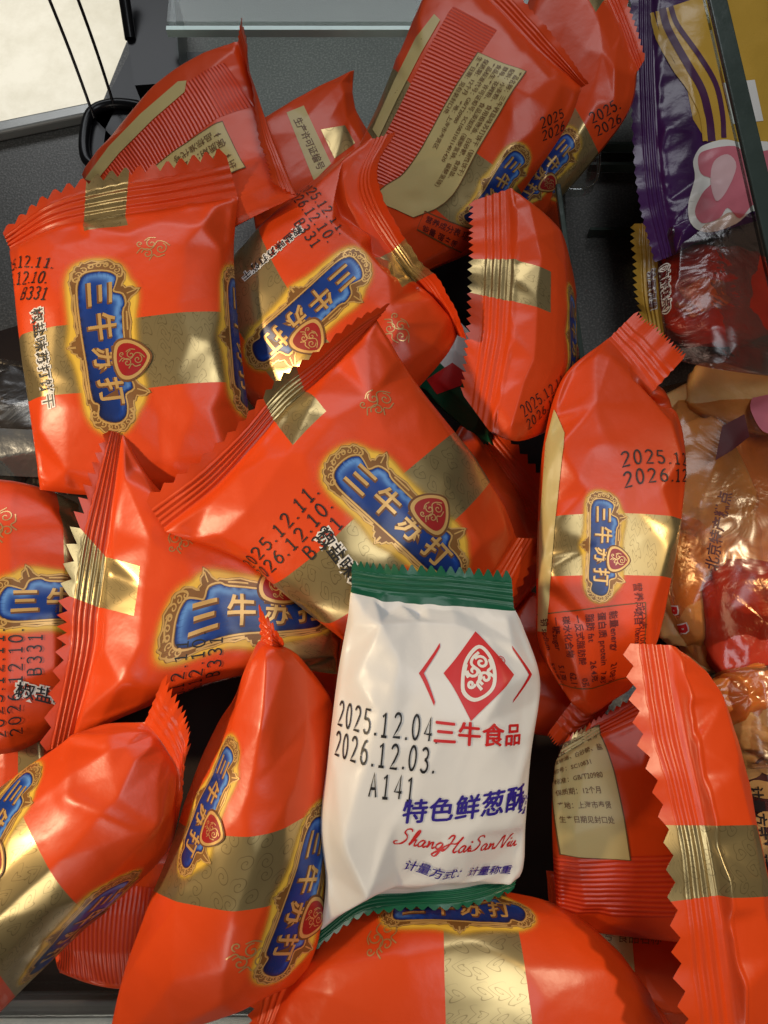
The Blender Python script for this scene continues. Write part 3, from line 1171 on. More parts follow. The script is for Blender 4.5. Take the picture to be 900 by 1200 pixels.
        if arts and o is not None:
            self.decal('label_print', fr, [(join(arts), ink, 4)], o)
        return o

    def ribs(self, x, y, dx, dy, wd, ht):
        fr = self.frame(x, y, dx, dy)
        self.decal('ribbed_panel', fr, [(rect2d(-wd / 2, -ht / 2, wd / 2, ht / 2, 1.2), 'red_ribbed_film', 1)], mx=1.5)

    def patch_px(self, name, pts, m, ly=1, smooth=0, parent=None):
        """flat print whose outline is given by points on the pack"""
        P = smooth_loop(pts, smooth) if smooth else np.asarray(pts, float)
        V, T = poly2d(P)
        V, T = refine(V, T, 3.5)
        ij = np.array([self.find(*p) for p in V])
        Pw, n, ok = self.ev(ij[:, 0], ij[:, 1], ly * LAYER * 1.6)
        c = np.cross(Pw[T[:, 1]] - Pw[T[:, 0]], Pw[T[:, 2]] - Pw[T[:, 0]])
        fl = (c * n[T[:, 0]]).sum(1) < 0
        T = np.where(fl[:, None], T[:, ::-1], T)
        return mesh_obj(name, Pw, T, [m], parent or self.root, N=n, uv=V * 0.3)

    def line_px(self, name, pts, wd, m, ly=2, sm=5):
        V, T = ribbon(pts, wd, sm=sm)
        V, T = refine(V, T, 3.5)
        ij = np.array([self.find(*p) for p in V])
        Pw, n, ok = self.ev(ij[:, 0], ij[:, 1], ly * LAYER * 1.6)
        c = np.cross(Pw[T[:, 1]] - Pw[T[:, 0]], Pw[T[:, 2]] - Pw[T[:, 0]])
        fl = (c * n[T[:, 0]]).sum(1) < 0
        T = np.where(fl[:, None], T[:, ::-1], T)
        return mesh_obj(name, Pw, T, [m], self.root, N=n)


def box_px(name, pts, z0, z1, mats, parent=None, top=0, side=None):
    """prism whose outline stands at the given photo points (at height z1), between heights z0..z1 mm"""
    P = unproj([p[0] for p in pts], [p[1] for p in pts], z1)
    n = len(P)
    V = np.concatenate([P, P * [1, 1, 0] + [0, 0, z0 * 0.001]])
    me = bpy.data.meshes.new(name)
    area = sum(P[i][0] * P[(i + 1) % n][1] - P[(i + 1) % n][0] * P[i][1] for i in range(n))
    o_ = list(range(n)) if area > 0 else list(range(n))[::-1]
    F = [o_, [n + i for i in o_[::-1]]] + [[o_[k], n + o_[k], n + o_[(k + 1) % n], o_[(k + 1) % n]] for k in range(n)]
    me.from_pydata([tuple(v) for v in V], [], F)
    for m in mats:
        me.materials.append(M[m])
    if len(mats) > 1:
        for k, p in enumerate(me.polygons):
            p.material_index = 0 if k < 1 else 1
    me.update()
    o = bpy.data.objects.new(name, me)
    COL.objects.link(o)
    if parent:
        o.parent = parent
    return o

# ------------------------------------------------------------------ the setting
def sheet(name, P, m, kind=None, thick=0.0, side=None):
    """flat polygon (world points, counter-clockwise from above) with optional thickness"""
    n = len(P)
    me = bpy.data.meshes.new(name)
    V = [tuple(p) for p in P]
    F = [list(range(n))]
    if thick:
        V += [(p[0], p[1], p[2] - thick) for p in P]
        F += [list(range(2 * n - 1, n - 1, -1))] + [[(k + 1) % n, k, n + k, n + (k + 1) % n] for k in range(n)]
    me.from_pydata(V, [], F)
    me.materials.append(M[m])
    if side:
        me.materials.append(M[side])
        for p in list(me.polygons)[2:]:
            p.material_index = 1
    me.update()
    o = bpy.data.objects.new(name, me)
    COL.objects.link(o)
    if kind:
        o['kind'] = kind
    return o


sheet('floor', [(-6, -4, -0.9), (6, -4, -0.9), (6, 8, -0.9), (-6, 8, -0.9)], 'floor_tile', 'structure')
# display shelf: its back left corner is cut where the aisle floor shows
def U(x, y, z=0.0):
    return tuple(unproj(x, y, z))


c1, c2, c3 = U(-60, 176), U(112, 140), U(152, 40)
sheet('display_shelf', [(-0.6, -0.32, 0), (0.6, -0.32, 0), (0.6, 0.62, 0), (c3[0] - 0.03, 0.62, 0), c3, c2, c1, (-0.6, c1[1] - 0.04, 0)], 'shelf_metal', 'structure', 0.022, 'shelf_rim')


def bar(name, a, b, wd, m, parent=None, n=10, h=None, label=None):
    """round rod from a to b (world)"""
    a, b = np.array(a, float), np.array(b, float)
    d = norm(b - a)
    u = norm(np.cross(d, [0.3, 0.2, 1.0]))
    v = np.cross(d, u)
    t = np.linspace(0, 2 * np.pi, n, endpoint=False)
    ring = np.cos(t)[:, None] * u + np.sin(t)[:, None] * v
    V = np.concatenate([a + ring * wd / 2, b + ring * wd / 2])
    i = np.arange(n)
    j = (i + 1) % n
    F = np.stack([i, j, j + n, i + n], 1)
    off = np.array(parent.location) if parent else 0
    return mesh_obj(name, V - off, F, [m], parent)


def beam(name, a, b, wx, hz, m, parent=None, up=(0, 0, 1), bev=0.0, mats=None):
    """rectangular bar from a to b, wx wide, hz tall"""
    a, b = np.array(a, float), np.array(b, float)
    d = norm(b - a)
    s = norm(np.cross(d, np.array(up, float)))
    u = np.cross(s, d)
    off = np.array(parent.location) if parent else np.zeros(3)
    V = []
    for p in (a, b):
        for q, r in ((-1, -1), (1, -1), (1, 1), (-1, 1)):
            V.append(tuple(p + s * q * wx / 2 + u * r * hz / 2 - off))
    F = [[3, 2, 1, 0], [4, 5, 6, 7], [0, 1, 5, 4], [1, 2, 6, 5], [2, 3, 7, 6], [3, 0, 4, 7]]
    me = bpy.data.meshes.new(name)
    me.from_pydata(V, [], F)
    for k in (mats or [m]):
        me.materials.append(M[k])
    me.update()
    o = bpy.data.objects.new(name, me)
    COL.objects.link(o)
    if parent:
        o.parent = parent
    if bev:
        md = o.modifiers.new('b', 'BEVEL')
        md.width = bev
        md.segments = 3
    return o


# pale rim along the cut edge of the shelf
e1, e2 = np.array(U(-60, 176)), np.array(U(112, 140))
rm = beam('shelf_rim', e1 + [0, 0.002, 0.0035], e2 + [0, 0.002, 0.0035], 0.008, 0.007, 'shelf_rim', bev=0.0015)
rm['kind'] = 'structure'

# glass shelf behind with a pale polished edge
g1, g2 = np.array(U(196, 37, 40)), np.array(U(760, 37, 40))
gs = empty('glass_shelf', (g1 + g2) / 2 - [0, 0, 0.04], 'clear glass shelf plate with pale green polished front edge behind the red packets', 'glass shelf')
beam('plate', (g1 + g2) / 2 + [0, 0.004, 0], (g1 + g2) / 2 + [0, 0.20, 0], abs(g2[0] - g1[0]), 0.0045, 'glass_pane', gs)
beam('polished_edge', g1, g2, 0.0025, 0.0046, 'pale_glass_edge', gs)
bw = beam('back_panel', U(150, -40, 0) + np.array([0, 0.08, 0.05]), U(900, -40, 0) + np.array([0, 0.08, 0.05]), 0.004, 0.12, 'shelf_metal')
bw['kind'] = 'structure'

# black plastic shelf bracket
br = empty('shelf_bracket', U(175, 90, 0), 'glossy black plastic shelf bracket block beside the pale floor', 'bracket')
b0 = np.array(U(180, 70, 0))
sheetP = [(158, 112), (222, 112), (205, 96), (200, -20), (146, -20), (150, 60)]
o = box_px('bracket_block', [(150, 52), (158, 100), (212, 96), (206, 20), (200, -30), (140, -30)], 2, 30, ['black_plastic'])
o.data.transform(Matrix.Translation(-br.location))
o.parent = br
o = bar('bracket_rod', U(140, -40, 45), U(153, 46, 30), 0.006, 'black_plastic', br)
o = box_px('bracket_foot', [(112, 140), (152, 62), (262, 60), (240, 140), (160, 190)], 0.5, 6, ['black_plastic'])
o.data.transform(Matrix.Translation(-br.location))
o.parent = br

# cable clip with two cables
cl = empty('cable_clip', U(128, 170, 4), 'black plastic cable clip with open loop at the shelf corner', 'clip')


def tube_path(name, pts, wd, m, parent=None, n=10, closed=False, sx=1.0):
    P = np.asarray(pts, float)
    d = np.gradient(P, axis=0)
    if closed:
        d = np.roll(P, -1, 0) - np.roll(P, 1, 0)
    d = norm(d)
    u = norm(np.cross(d, [0.05, 0.1, 1.0]))
    v = np.cross(u, d)
    t = np.linspace(0, 2 * np.pi, n, endpoint=False)
    wv = np.broadcast_to(np.asarray(wd, float), (len(P),))
    V = P[:, None] + (np.cos(t)[None, :, None] * u[:, None] * sx + np.sin(t)[None, :, None] * v[:, None]) * wv[:, None, None] / 2
    K = len(P)
    F = []
    for k in range(K if closed else K - 1):
        k2 = (k + 1) % K
        for i in range(n):
            F.append((k * n + i, k * n + (i + 1) % n, k2 * n + (i + 1) % n, k2 * n + i))
    off = np.array(parent.location) if parent else np.zeros(3)
    return mesh_obj(name, V.reshape(-1, 3) - off, F, [m], parent)


lp = smooth_loop([(101, 185), (99, 160), (107, 132), (130, 122), (160, 124), (172, 132), (165, 150), (150, 168), (132, 190), (115, 196)], 5)
tube_path('clip_loop', unproj(lp[:, 0], lp[:, 1], 8), 0.006, 'black_plastic', cl, closed=True)
lp2 = smooth_loop([(118, 180), (120, 155), (132, 145), (160, 146), (150, 160), (135, 180)], 5)
tube_path('clip_rim', unproj(lp2[:, 0], lp2[:, 1], 4), 0.003, 'black_plastic', cl, closed=True)
o = box_px('clip_body', [(101, 150), (112, 128), (136, 126), (124, 150), (118, 196), (104, 196)], 0.5, 6, ['black_plastic'])
o.data.transform(Matrix.Translation(-cl.location))
o.parent = cl
for xa, ya, xb, yb, t in ((54, -10, 110, 138, 'thin black cable running into the clip, the one beside the floor edge'), (88, -10, 134, 126, 'thin black cable running into the clip, the one beside the black bracket')):
    pts = np.stack([unproj(xa + (xb - xa) * k + 1.5 * math.sin(k * 3), ya + (yb - ya) * k, 60 * (1 - k) + 8 * k) for k in np.linspace(0, 1, 12)])
    tag(tube_path('cable', pts, 0.0016, 'black_cable'), t, 'cable', 'cables into the clip')


# glass dividers: real upright panes
def divider(label, pts, z1, th, edge, zb=0.0):
    a, b = np.array(U(*pts[0], z1)), np.array(U(*pts[1], z1))
    r = empty('glass_divider', ((a + b) / 2)[:2].tolist() + [0.001], label, 'glass divider')
    h = z1 * 0.001
    ma, mb = a.copy(), b.copy()
    ma[2] = mb[2] = (h - 0.003 + zb) / 2 + 0.0005
    beam('pane', ma, mb, th, h - 0.0035 - zb, 'glass_pane', r)
    ta_, tb_ = a.copy(), b.copy()
    ta_[2] = tb_[2] = h - 0.001
    beam('top_edge', ta_, tb_, th + 0.0002, 0.0025, edge, r, bev=0.0006)
    if zb:
        for q in (ta_, tb_):
            beam('end_post', [q[0], q[1], 0.0005], [q[0], q[1], h - 0.003], th, th, 'shelf_rim', r, up=(0, 1, 0))
    return r


divider('thick green-grey glass divider slanting over the purple snack packet', ((763, -338), (1075, 1000)), 96, 0.0078, 'glass_edge', 0.0905)
divider('thin glass divider beside the small red packet with the gold seal patch', ((654, 215), (683, 425)), 60, 0.0022, 'glass_edge')

# clear plastic clip tab
tab = empty('divider_clip', U(680, 200, 10), 'clear plastic corner clip with rounded tab below the upright red packets', 'clip')
tp = smooth_loop([(655, 175), (690, 165), (702, 175), (701, 205), (692, 219), (668, 221), (655, 210)], 5)
o = box_px('tab', tp, 30, 36, ['acrylic'])
o.data.transform(Matrix.Translation(-tab.location))
o.parent = tab
tube_path('tab_rim', unproj(tp[:, 0], tp[:, 1], 36), 0.0014, 'acrylic', tab, closed=True)
o = box_px('stem', [(640, 215), (662, 215), (664, 290), (648, 290)], 4, 30, ['acrylic'])
o.data.transform(Matrix.Translation(-tab.location))
o.parent = tab

# lower glass strips seen through the gap
for y, t in ((172, 'pale glass strip lying across the shelf, behind the clear clip'), (196, 'pale glass strip lying across the shelf, beside the clear clip'), (272, 'pale glass strip lying across the shelf, in the gap next to the purple packet')):
    a, b = np.array(U(690, y, 4)), np.array(U(800, y, 4))
    tag(beam('glass_strip', a, b, 0.0016, 0.006, 'glass_edge'), t, 'glass strip', 'glass strips across the shelf')

# added dark sheet under the heap, its colour standing in for shade in gaps
tr = [U(-40, 400, 3), U(-40, 1150, 3), U(655, 1150, 3), U(655, 240, 3), U(480, 240, 3)]
tag(sheet('gap_shade_sheet', tr, 'gap_shade_black', None, 0.0025), 'matt black sheet added under the heap of red packets to shade the gaps', 'shade sheet')

# front lip of the bin
fl = empty('bin_front_rail', U(200, 1180, 0), 'clear acrylic bin front rail with chrome strip and white ledge', 'rail')
beam('acrylic_lip', U(-60, 1172, 26), U(960, 1166, 26), 0.004, 0.05, 'acrylic', fl)
beam('chrome_strip', U(-60, 1180, 24), U(960, 1174, 24), 0.006, 0.006, 'chrome', fl, bev=0.001)
beam('chrome_strip', U(-60, 1168, 10), U(960, 1162, 10), 0.003, 0.004, 'chrome', fl, bev=0.001)
beam('white_ledge', U(-60, 1212, 16), U(960, 1206, 16), 0.016, 0.012, 'white_rail', fl, bev=0.002)

# ------------------------------------------------------------------ the packets
ING = ['产品名称：三牛椒盐味苏打饼干（韧性饼干）', '配料：小麦粉、食用植物油、白砂糖、食用盐、', '酵母、花椒粉、食品添加剂（碳酸氢钠、碳酸氢铵）', '食品生产许可证编号：SC10831011401420', '产品标准代号：GB/T20980', '保质期：12个月   产地：上海市奉贤区', '生产日期：见包装封口处']
CAT = 'snack packet'
GR = 'red soda cracker packets in the bin'

# --- low ones first
Packet('cracker_packet', 'dark red cracker packet deep in the gap between the centre packet and the clear bag', CAT,
       [(34, [(560, 470), (640, 560), (680, 640)]), (34, [(545, 490), (615, 590), (650, 660)]), (38, [(500, 560), (560, 640), (600, 720)]), (36, [(450, 640), (500, 720), (540, 800)]), (34, [(420, 690), (470, 770), (500, 840)])],
       fb=False, T=24, seed=61, group=GR)
Packet('cracker_packet', 'dark red cracker packet deep beside the right edge of the white packet', CAT,
       [(30, [(590, 680), (680, 720), (760, 760)]), (34, [(585, 740), (650, 750), (720, 770)]), (34, [(580, 790), (640, 805), (700, 815)]), (28, [(570, 850), (630, 860), (690, 865)])],
       fa=False, fb=False, T=22, seed=62, group=GR)
lowl = Packet('cracker_packet', 'orange cracker packet with ribbed underside lying low over the chrome rail', CAT,
       [(42, [(60, 1000), (60, 1080), (70, 1140)]), (44, [(130, 980), (135, 1070), (140, 1158)]), (44, [(220, 980), (220, 1070), (225, 1150)]), (40, [(320, 980), (320, 1060), (310, 1130)])],
       fa=False, fb=False, T=20, seed=63, group=GR)
lowl.ribs(150, 1100, 1, 0, 60, 34)
Packet('cracker_packet', 'orange cracker packet mostly hidden below the packet cut by the picture edge', CAT,
       [(30, [(-40, 860), (-40, 900), (-40, 960)]), (32, [(20, 850), (20, 890), (20, 960)]), (30, [(90, 860), (95, 900), (95, 960)])],
       fa=False, fb=False, T=18, seed=64, group=GR, band=(0.55, 0.75))
Packet('cracker_packet', 'shadowed red cracker packet under the logo of the packet with gold seal patch', CAT,
       [(24, [(300, 640), (300, 760), (290, 880)]), (26, [(360, 640), (370, 760), (370, 880)]), (24, [(440, 650), (450, 760), (450, 880)])],
       fa=False, fb=False, T=18, seed=65, group=GR)
wg = Packet('biscuit_packet', 'white biscuit packet with green end buried under the red packets', CAT,
       [(30, [(470, 440), (520, 480), (590, 540)]), (36, [(490, 420), (545, 470), (575, 500)]), (38, [(510, 395), (560, 440), (600, 470)]), (36, [(530, 370), (580, 420), (640, 440)])],
       fa=False, fb=False, T=16, seed=67, film='white_film', seal='green_film', caps=(0.4, 0.0), group='white biscuit packets')
wg.patch_px('red_mark', [(500, 445), (530, 425), (548, 438), (540, 452), (512, 462)], 'red_ink', 1)

P4 = Packet('cracker_packet', 'red cracker packet leaning behind the one with the long cream label', CAT,
       [(66, [(690, -80), (732, -10), (757, 66)]), (64, [(672, -62), (712, 0), (747, 84)]), (56, [(630, -20), (690, 60), (735, 132)]), (44, [(600, 60), (650, 130), (690, 192)]), (30, [(560, 150), (600, 210), (643, 246)]), (22, [(530, 210), (570, 260), (600, 290)])],
       fb=False, T=26, seed=4, group=GR, teeth=(20, 16), band=(0.42, 0.72), creases=[(700, 80, 745, 90, 2.0, 8)], gold=(0.3, 0.5), patch=(0.1, 0))
P4.logo(640, 198, -0.62, 0.78, 0.64)
P4.date(712, 138, 0.80, -0.55, ('2025.', '2026.'), 0.95, 0.80, sx=0.9)

P2 = Packet('cracker_packet', 'small dull red packet corner with cream label strip behind the cluster', CAT,
       [(30, [(414, 84), (413, 125), (446, 175)]), (38, [(365, 108), (385, 165), (410, 215)]), (38, [(315, 138), (340, 200), (350, 250)]), (30, [(270, 165), (290, 220), (300, 270)])],
       fa=False, fb=False, T=16, seed=2, group=GR, creases=[(412, 86, 385, 150, 2.2, 7)])
P2.patch_px('label_strip', [(336, 132), (356, 124), (388, 192), (368, 212)], 'cream_label', 1)
P2.words('label_print', 362, 168, 0.42, 0.9, '生产许可证编号', 4.6, 'brown_ink', 0.01)
P2.patch_px('gold_patch', [(376, 152), (404, 147), (416, 168), (392, 186)], 'gold_print', 1)

P3 = Packet('cracker_packet', 'red cracker packet standing upright with long cream ingredient label facing out', CAT,
       [(86, [(560, -60), (612, -2), (652, 45), (690, 98)]), (82, [(525, -45), (583, 10), (633, 62), (682, 102)]), (74, [(500, -8), (560, 60), (612, 110), (664, 148)]), (62, [(466, 72), (520, 130), (568, 182), (618, 216)]), (50, [(438, 142), (480, 200), (528, 250), (570, 282)]), (42, [(410, 200), (450, 260), (500, 318)]), (36, [(395, 240), (430, 310), (470, 350)])],
       fb=False, T=30, seed=3, group=GR, teeth=(22, 16), depth=0.12, band=(0.45, 0.70), qb=0.75, creases=[(628, 75, 600, 130, 2.4, 10), (600, 120, 665, 145, 2.0, 8), (597, 125, 606, 165, 1.8, 7)])
P3.ribs(500, 118, -0.46, 0.89, 84, 22)
P3.label(530, 168, -0.45, 0.89, 80, 24, ING, 2.6, ink='brown_ink', lead=1.25)
P3.patch_px('label_strip', [(509, 17), (516, 24), (494, 62), (466, 116), (444, 162), (437, 152), (463, 94), (488, 44)], 'cream_label', 2)
P3.words('label_print', 478, 82, -0.45, 0.89, '生产许可证编号：SC108', 3.4, 'brown_ink')
P3.logo(582, 222, -0.50, 0.86, 0.64)
P3.date(648, 146, 0.85, -0.45, ('2025', '2026'), 0.85, 0.80)
P3.label(524, 272, 0.9, 0.42, 26, 9, ['营养成分表 项目', '能量 蛋白质'], 3.4, m='red_film', ink='maroon_ink', name='nutrition_table')

P1 = Packet('cracker_packet', 'bright orange packet with ribbed back and cream strip beside the cable clip', CAT,
       [([104, 104, 102, 98], [(284, 16), (293, 92), (306, 172), (318, 214)]), ([92, 88, 92, 92], [(279, 50), (297, 100), (322, 168), (348, 230)]), (86, [(240, 64), (262, 150), (285, 260)]), (78, [(190, 96), (215, 185), (230, 290)]), (66, [(135, 158), (160, 225), (175, 310)]), (52, [(96, 204), (112, 250), (125, 320)])],
       fb=False, T=14, seed=10, group=GR, teeth=(22, 16), depth=0.25, creases=[(275, 60, 260, 80, 1.5, 8), (270, 90, 292, 105, 1.2, 6)])
P1.ribs(196, 150, -0.72, 0.69, 74, 26)
P1.patch_px('label_strip', [(209, 96), (219, 95), (217, 108), (180, 140), (140, 180), (112, 214), (100, 210), (128, 172), (165, 134)], 'cream_label', 2)
P1.words('label_print', 165, 145, -0.69, 0.72, '产地：上海市奉贤区 生产许可', 3.0, 'brown_ink')
P1.label(225, 196, -0.84, 0.54, 40, 24, ['生产日期：见包装封口处', '产地：上海市奉贤区', '保质期：12个月', '产品标准代号'], 4.0)

P6 = Packet('cracker_packet', 'red packet with a curled seal edge and large plaque between the two front-facing ones', CAT,
       [([96, 94, 92, 88, 82], [(466, 156), (442, 205), (478, 285), (522, 338), (547, 398)]), ([88, 84, 80, 76, 72], [(436, 163), (418, 225), (462, 300), (500, 345), (536, 392)]), (76, [(390, 196), (425, 275), (478, 345), (524, 415)]), (74, [(340, 236), (385, 322), (440, 395), (496, 448)]), (68, [(292, 284), (338, 372), (398, 442), (462, 485)]), (60, [(256, 325), (300, 412), (352, 482), (420, 520)]), (54, [(236, 350), (275, 440), (320, 505), (380, 545)])],
       fb=False, T=28, seed=26, group=GR, teeth=(26, 16), depth=0.08, band=(0.52, 0.80), gold=(0.48, 0.66), patch=(0.14, 0), creases=[(430, 190, 412, 228, 3.0, 9), (412, 228, 440, 250, 2.0, 8)])
P6.logo(361, 364, -0.74, 0.67, 1.0)
P6.date(362, 246, 0.62, 0.76, ('2025.12.11.', '2026.12.10.', '     B331'), 0.92, 0.88, lead=1.35)
P6.flavour(318, 296, -0.76, 0.65, 0.75)
P6.emblem(465, 385, -0.74, 0.67, 1.25)

P7 = Packet('cracker_packet', 'red packet standing on edge with broad left seal and short gold patch', CAT,
       [(74, [(549, 236), (549, 300), (546, 380), (539, 458)]), (80, [(598, 221), (600, 300), (594, 400), (574, 506)]), (78, [(632, 246), (642, 320), (640, 420), (604, 517)]), (66, [(654, 272), (663, 340), (664, 420), (636, 508)]), (38, [(650, 300), (668, 350), (668, 420), (645, 500)])],
       fb=False, T=7, lin=True, seed=7, group=GR, teeth=(26, 16), depth=0.2, gold=(0.35, 0.51), patch=(0.42, 0), creases=[(600, 290, 650, 275, 1.2, 8), (560, 480, 610, 515, 1.0, 8)], crump=0.7)
P7.date(640, 470, 0.72, -0.70, ('2025.12.11', '2026.12.10'), 0.75, 0.86)
P7.logo(664, 392, 0.05, 1, 0.75, off=(0, 9))

P5 = Packet('cracker_packet', 'big front-facing red packet with serrated top seal and upright blue plaque', CAT,
       [([86, 100, 104, 106, 106], [(2, 268), (60, 222), (130, 198), (200, 186), (262, 170)]), ([80, 90, 92, 92, 92], [(12, 292), (62, 268), (125, 256), (200, 245), (279, 232)]), (86, [(16, 335), (80, 330), (150, 322), (220, 312), (274, 300)]), (82, [(26, 420), (90, 415), (150, 410), (220, 402), (280, 395)]), (78, [(38, 500), (100, 500), (160, 496), (220, 490), (291, 482)]), (72, [(47, 574), (100, 580), (160, 580), (230, 575), (300, 560)])],
       fb=False, T=24, seed=15, group=GR, teeth=(17, 16), depth=0.34, gold=(0.40, 0.575), patch=(0.05, 0), band=(0.42, 0.655), creases=[(222, 244, 262, 290, 3.2, 7), (262, 290, 276, 285, 1.5, 6), (160, 470, 240, 520, -2.0, 14)], ka=5, qa=0.55)
P5.logo(122, 404, 0.13, 1, 1.06)
P5.logo(279, 400, 0.10, 1, 0.95, off=(0, 2))
P5.date(42, 325, 1, -0.02, ('2025.12.11.', '2026.12.10.', '      B331'), 1.0, 0.80, lead=1.3, sx=0.95, off=(-10, 0))
P5.flavour(49, 420, 0.13, 1, 0.95)
P5.emblem(178, 291, 0.13, 1, 1.25)

P11 = Packet('cracker_packet', 'red packet cut off by the picture edge beside the long gold-patched seal', CAT,
       [(52, [(-120, 600), (-120, 720), (-120, 840)]), (60, [(-60, 565), (-60, 720), (-60, 880)]), (64, [(0, 562), (5, 720), (0, 884)]), (62, [(50, 572), (52, 720), (40, 872)]), (54, [(92, 590), (96, 720), (80, 840)])],
       fa=False, fb=False, T=24, seed=31, group=GR, band=(0.86, 1.01), ka=5)
P11.logo(60, 704, 1, -0.02, 1.0, off=(10, 0))
P11.emblem(2, 616, 1, 0, 1.4)
P11.date(18, 800, 0.0, -1, ('2025.12.11.', '2026.12.10.', '     B331'), 0.95, 0.9)
P11.flavour(82, 820, 1, -0.06, 0.95)

P10 = Packet('cracker_packet', 'orange packet whose long side seal carries a gold patch, plaque half hidden', CAT,
       [([92, 92, 92, 90, 88, 84], [(122, 504), (104, 550), (82, 615), (68, 706), (64, 770), (44, 884)]), ([88, 88, 86, 86, 84, 80], [(143, 508), (134, 583), (124, 660), (116, 720), (110, 768), (86, 868)]), (82, [(188, 575), (190, 640), (188, 710), (175, 780), (150, 838)]), (78, [(265, 605), (272, 660), (275, 710), (268, 760), (250, 800)]), (72, [(335, 640), (345, 690), (350, 730), (345, 760), (330, 785)]), (66, [(390, 660), (400, 700), (400, 740), (395, 790)])],
       fb=False, T=24, seed=19, group=GR, teeth=(21, 16), depth=0.42, gold=(0.385, 0.575), patch=(0.16, 0), band=(0.68, 1.01), creases=[(150, 775, 165, 800, 1.8, 7), (95, 850, 180, 815, 1.2, 10)], nrib=5)
P10.logo(306, 716, 1, 0.03, 1.02)
P10.emblem(212, 632, 1, 0.1, 1.1)
P10.date(228, 800, 0.06, -1, ('2025.12.11.', '2026.12.10.', '     B331'), 0.95, 0.9)
P10.flavour(302, 808, 1, -0.06, 0.95)

P9 = Packet('cracker_packet', 'bulging red packet with wide-spaced date above a small plaque and nutrition table', CAT,
       [([70, 76, 88], [(747, 364), (776, 388), (806, 416)]), ([72, 78, 80], [(712, 398), (738, 428), (762, 462)]), (76, [(660, 442), (722, 446), (790, 482)]), (76, [(637, 520), (716, 512), (802, 540)]), (74, [(630, 620), (712, 618), (795, 620)]), (72, [(629, 700), (704, 700), (780, 702)]), (68, [(633, 764), (700, 768), (764, 756)]), (60, [(672, 820), (694, 836), (726, 806)]), (54, [(640, 862), (656, 874), (700, 850)])],
       T=22, seed=9, group=GR, teeth=(20, 14), depth=0.2, band=(0.455, 0.63), ka=8, qa=0.55, creases=[(678, 482, 790, 478, 2.2, 8), (676, 482, 700, 520, 1.6, 8), (684, 535, 715, 530, 1.4, 7), (690, 836, 640, 770, 1.2, 8)], crump=0.7)
P9.patch_px('label_strip', [(650, 480), (662, 508), (650, 620), (641, 740), (631, 740), (633, 620), (640, 520)], 'cream_label', 2)
P9.date(772, 546, 1, 0.0, ('2025.12', '2026.12'), 1.05, 0.86, lead=1.35)
P9.logo(706, 640, -0.06, 1, 0.62)
P9.label(690, 762, 0.08, 1, 30, 40, ['项目 Items', '', '能量energy      2108千焦', '蛋白质 protein   7.8克', '脂肪 fat        26.4克', '一反式脂肪酸      0克', '碳水化合物       62.1克', '一糖sugar       5.1克', '钠 sodium      573毫克'], 3.1, m='red_film', ink='maroon_ink', name='nutrition_table', lead=1.3)
P9.words('table_heading', 752, 728, 0.08, 1, '营养成分表(100克)', 3.4, 'maroon_ink')

P8 = Packet('cracker_packet', 'centre red packet lying diagonally with long crimped seal and gold seal patch', CAT,
       [([100, 104, 108, 110, 108, 106, 102], [(461, 354), (415, 374), (364, 414), (322, 446), (282, 492), (228, 540), (168, 582)]), ([96, 98, 100, 102, 102, 100, 98], [(440, 376), (408, 410), (372, 446), (336, 478), (298, 522), (254, 572), (194, 622)]), ([92, 96, 98, 96, 92], [(492, 456), (440, 505), (385, 555), (330, 610), (276, 652)]), ([88, 94, 96, 94, 88], [(548, 528), (495, 575), (440, 625), (385, 675), (335, 694)]), ([82, 88, 90, 88, 82], [(588, 590), (540, 640), (490, 685), (440, 725), (395, 742)]), ([76, 80, 82, 80, 76], [(604, 630), (570, 680), (530, 730), (490, 770), (450, 790)]), (66, [(640, 632), (610, 690), (570, 750), (525, 800), (490, 830)])],
       T=22, seed=28, group=GR, teeth=(23, 20), depth=0.24, gold=(0.40, 0.56), patch=(0.13, 0), band=(0.48, 0.70), creases=[(194, 624, 290, 650, 2.0, 10), (437, 380, 450, 450, 2.2, 10), (205, 622, 340, 560, 1.0, 16)], nrib=5)
P8.logo(469, 605, 0.72, 0.70, 0.98)
P8.emblem(442, 472, 0.72, 0.70, 1.3)
P8.date(338, 640, 0.72, -0.72, ('2025.12.11.', '2026.12.10.', '     B331'), 0.98, 0.9, lead=1.32)
P8.flavour(420, 682, 0.66, 0.75, 1.0)

P18 = Packet('cracker_packet', 'lower red packet whose cream label peeks out under the ribbed-back packet', CAT,
       [(42, [(640, 1020), (720, 1030), (800, 1040)]), (46, [(648, 1080), (720, 1090), (810, 1100)]), (46, [(680, 1120), (740, 1150), (815, 1160)]), (42, [(720, 1180), (770, 1200), (830, 1220)])],
       fa=False, fb=False, T=14, seed=18, group=GR)
P18.patch_px('label_strip', [(652, 1078), (740, 1092), (744, 1141), (700, 1124), (660, 1094)], 'cream_label', 1)
P18.words('label_print', 708, 1096, 1, 0.14, '产品标准代号 食品名称', 4.0, 'brown_ink')

P17 = Packet('cracker_packet', 'red packet with ribbed back and square cream label beside the white packet', CAT,
       [(62, [(665, 862), (705, 838), (765, 800)]), (66, [(652, 892), (705, 862), (775, 830)]), (72, [(647, 935), (715, 925), (795, 910)]), (72, [(648, 1000), (720, 1000), (805, 1000)]), (68, [(652, 1060), (720, 1066), (810, 1072)]), (64, [(657, 1086), (720, 1096), (815, 1106)])],
       fb=False, T=8, seed=17, group=GR, teeth=(16, 16), gold=(0.1, 0.3), ka=8)
P17.label(684, 920, 1, -0.1, 23, 47, ['三牛苏打饼干', '配料：小麦粉、食用', '植物油、白砂糖、盐', '编号：SC10831', '标准：GB/T20980', '保质期：12个月', '产地：上海市奉贤', '生产日期见封口处'], 2.45, lead=1.9, sx=0.92)
P17.ribs(715, 1040, 0.0, 1, 20, 44)

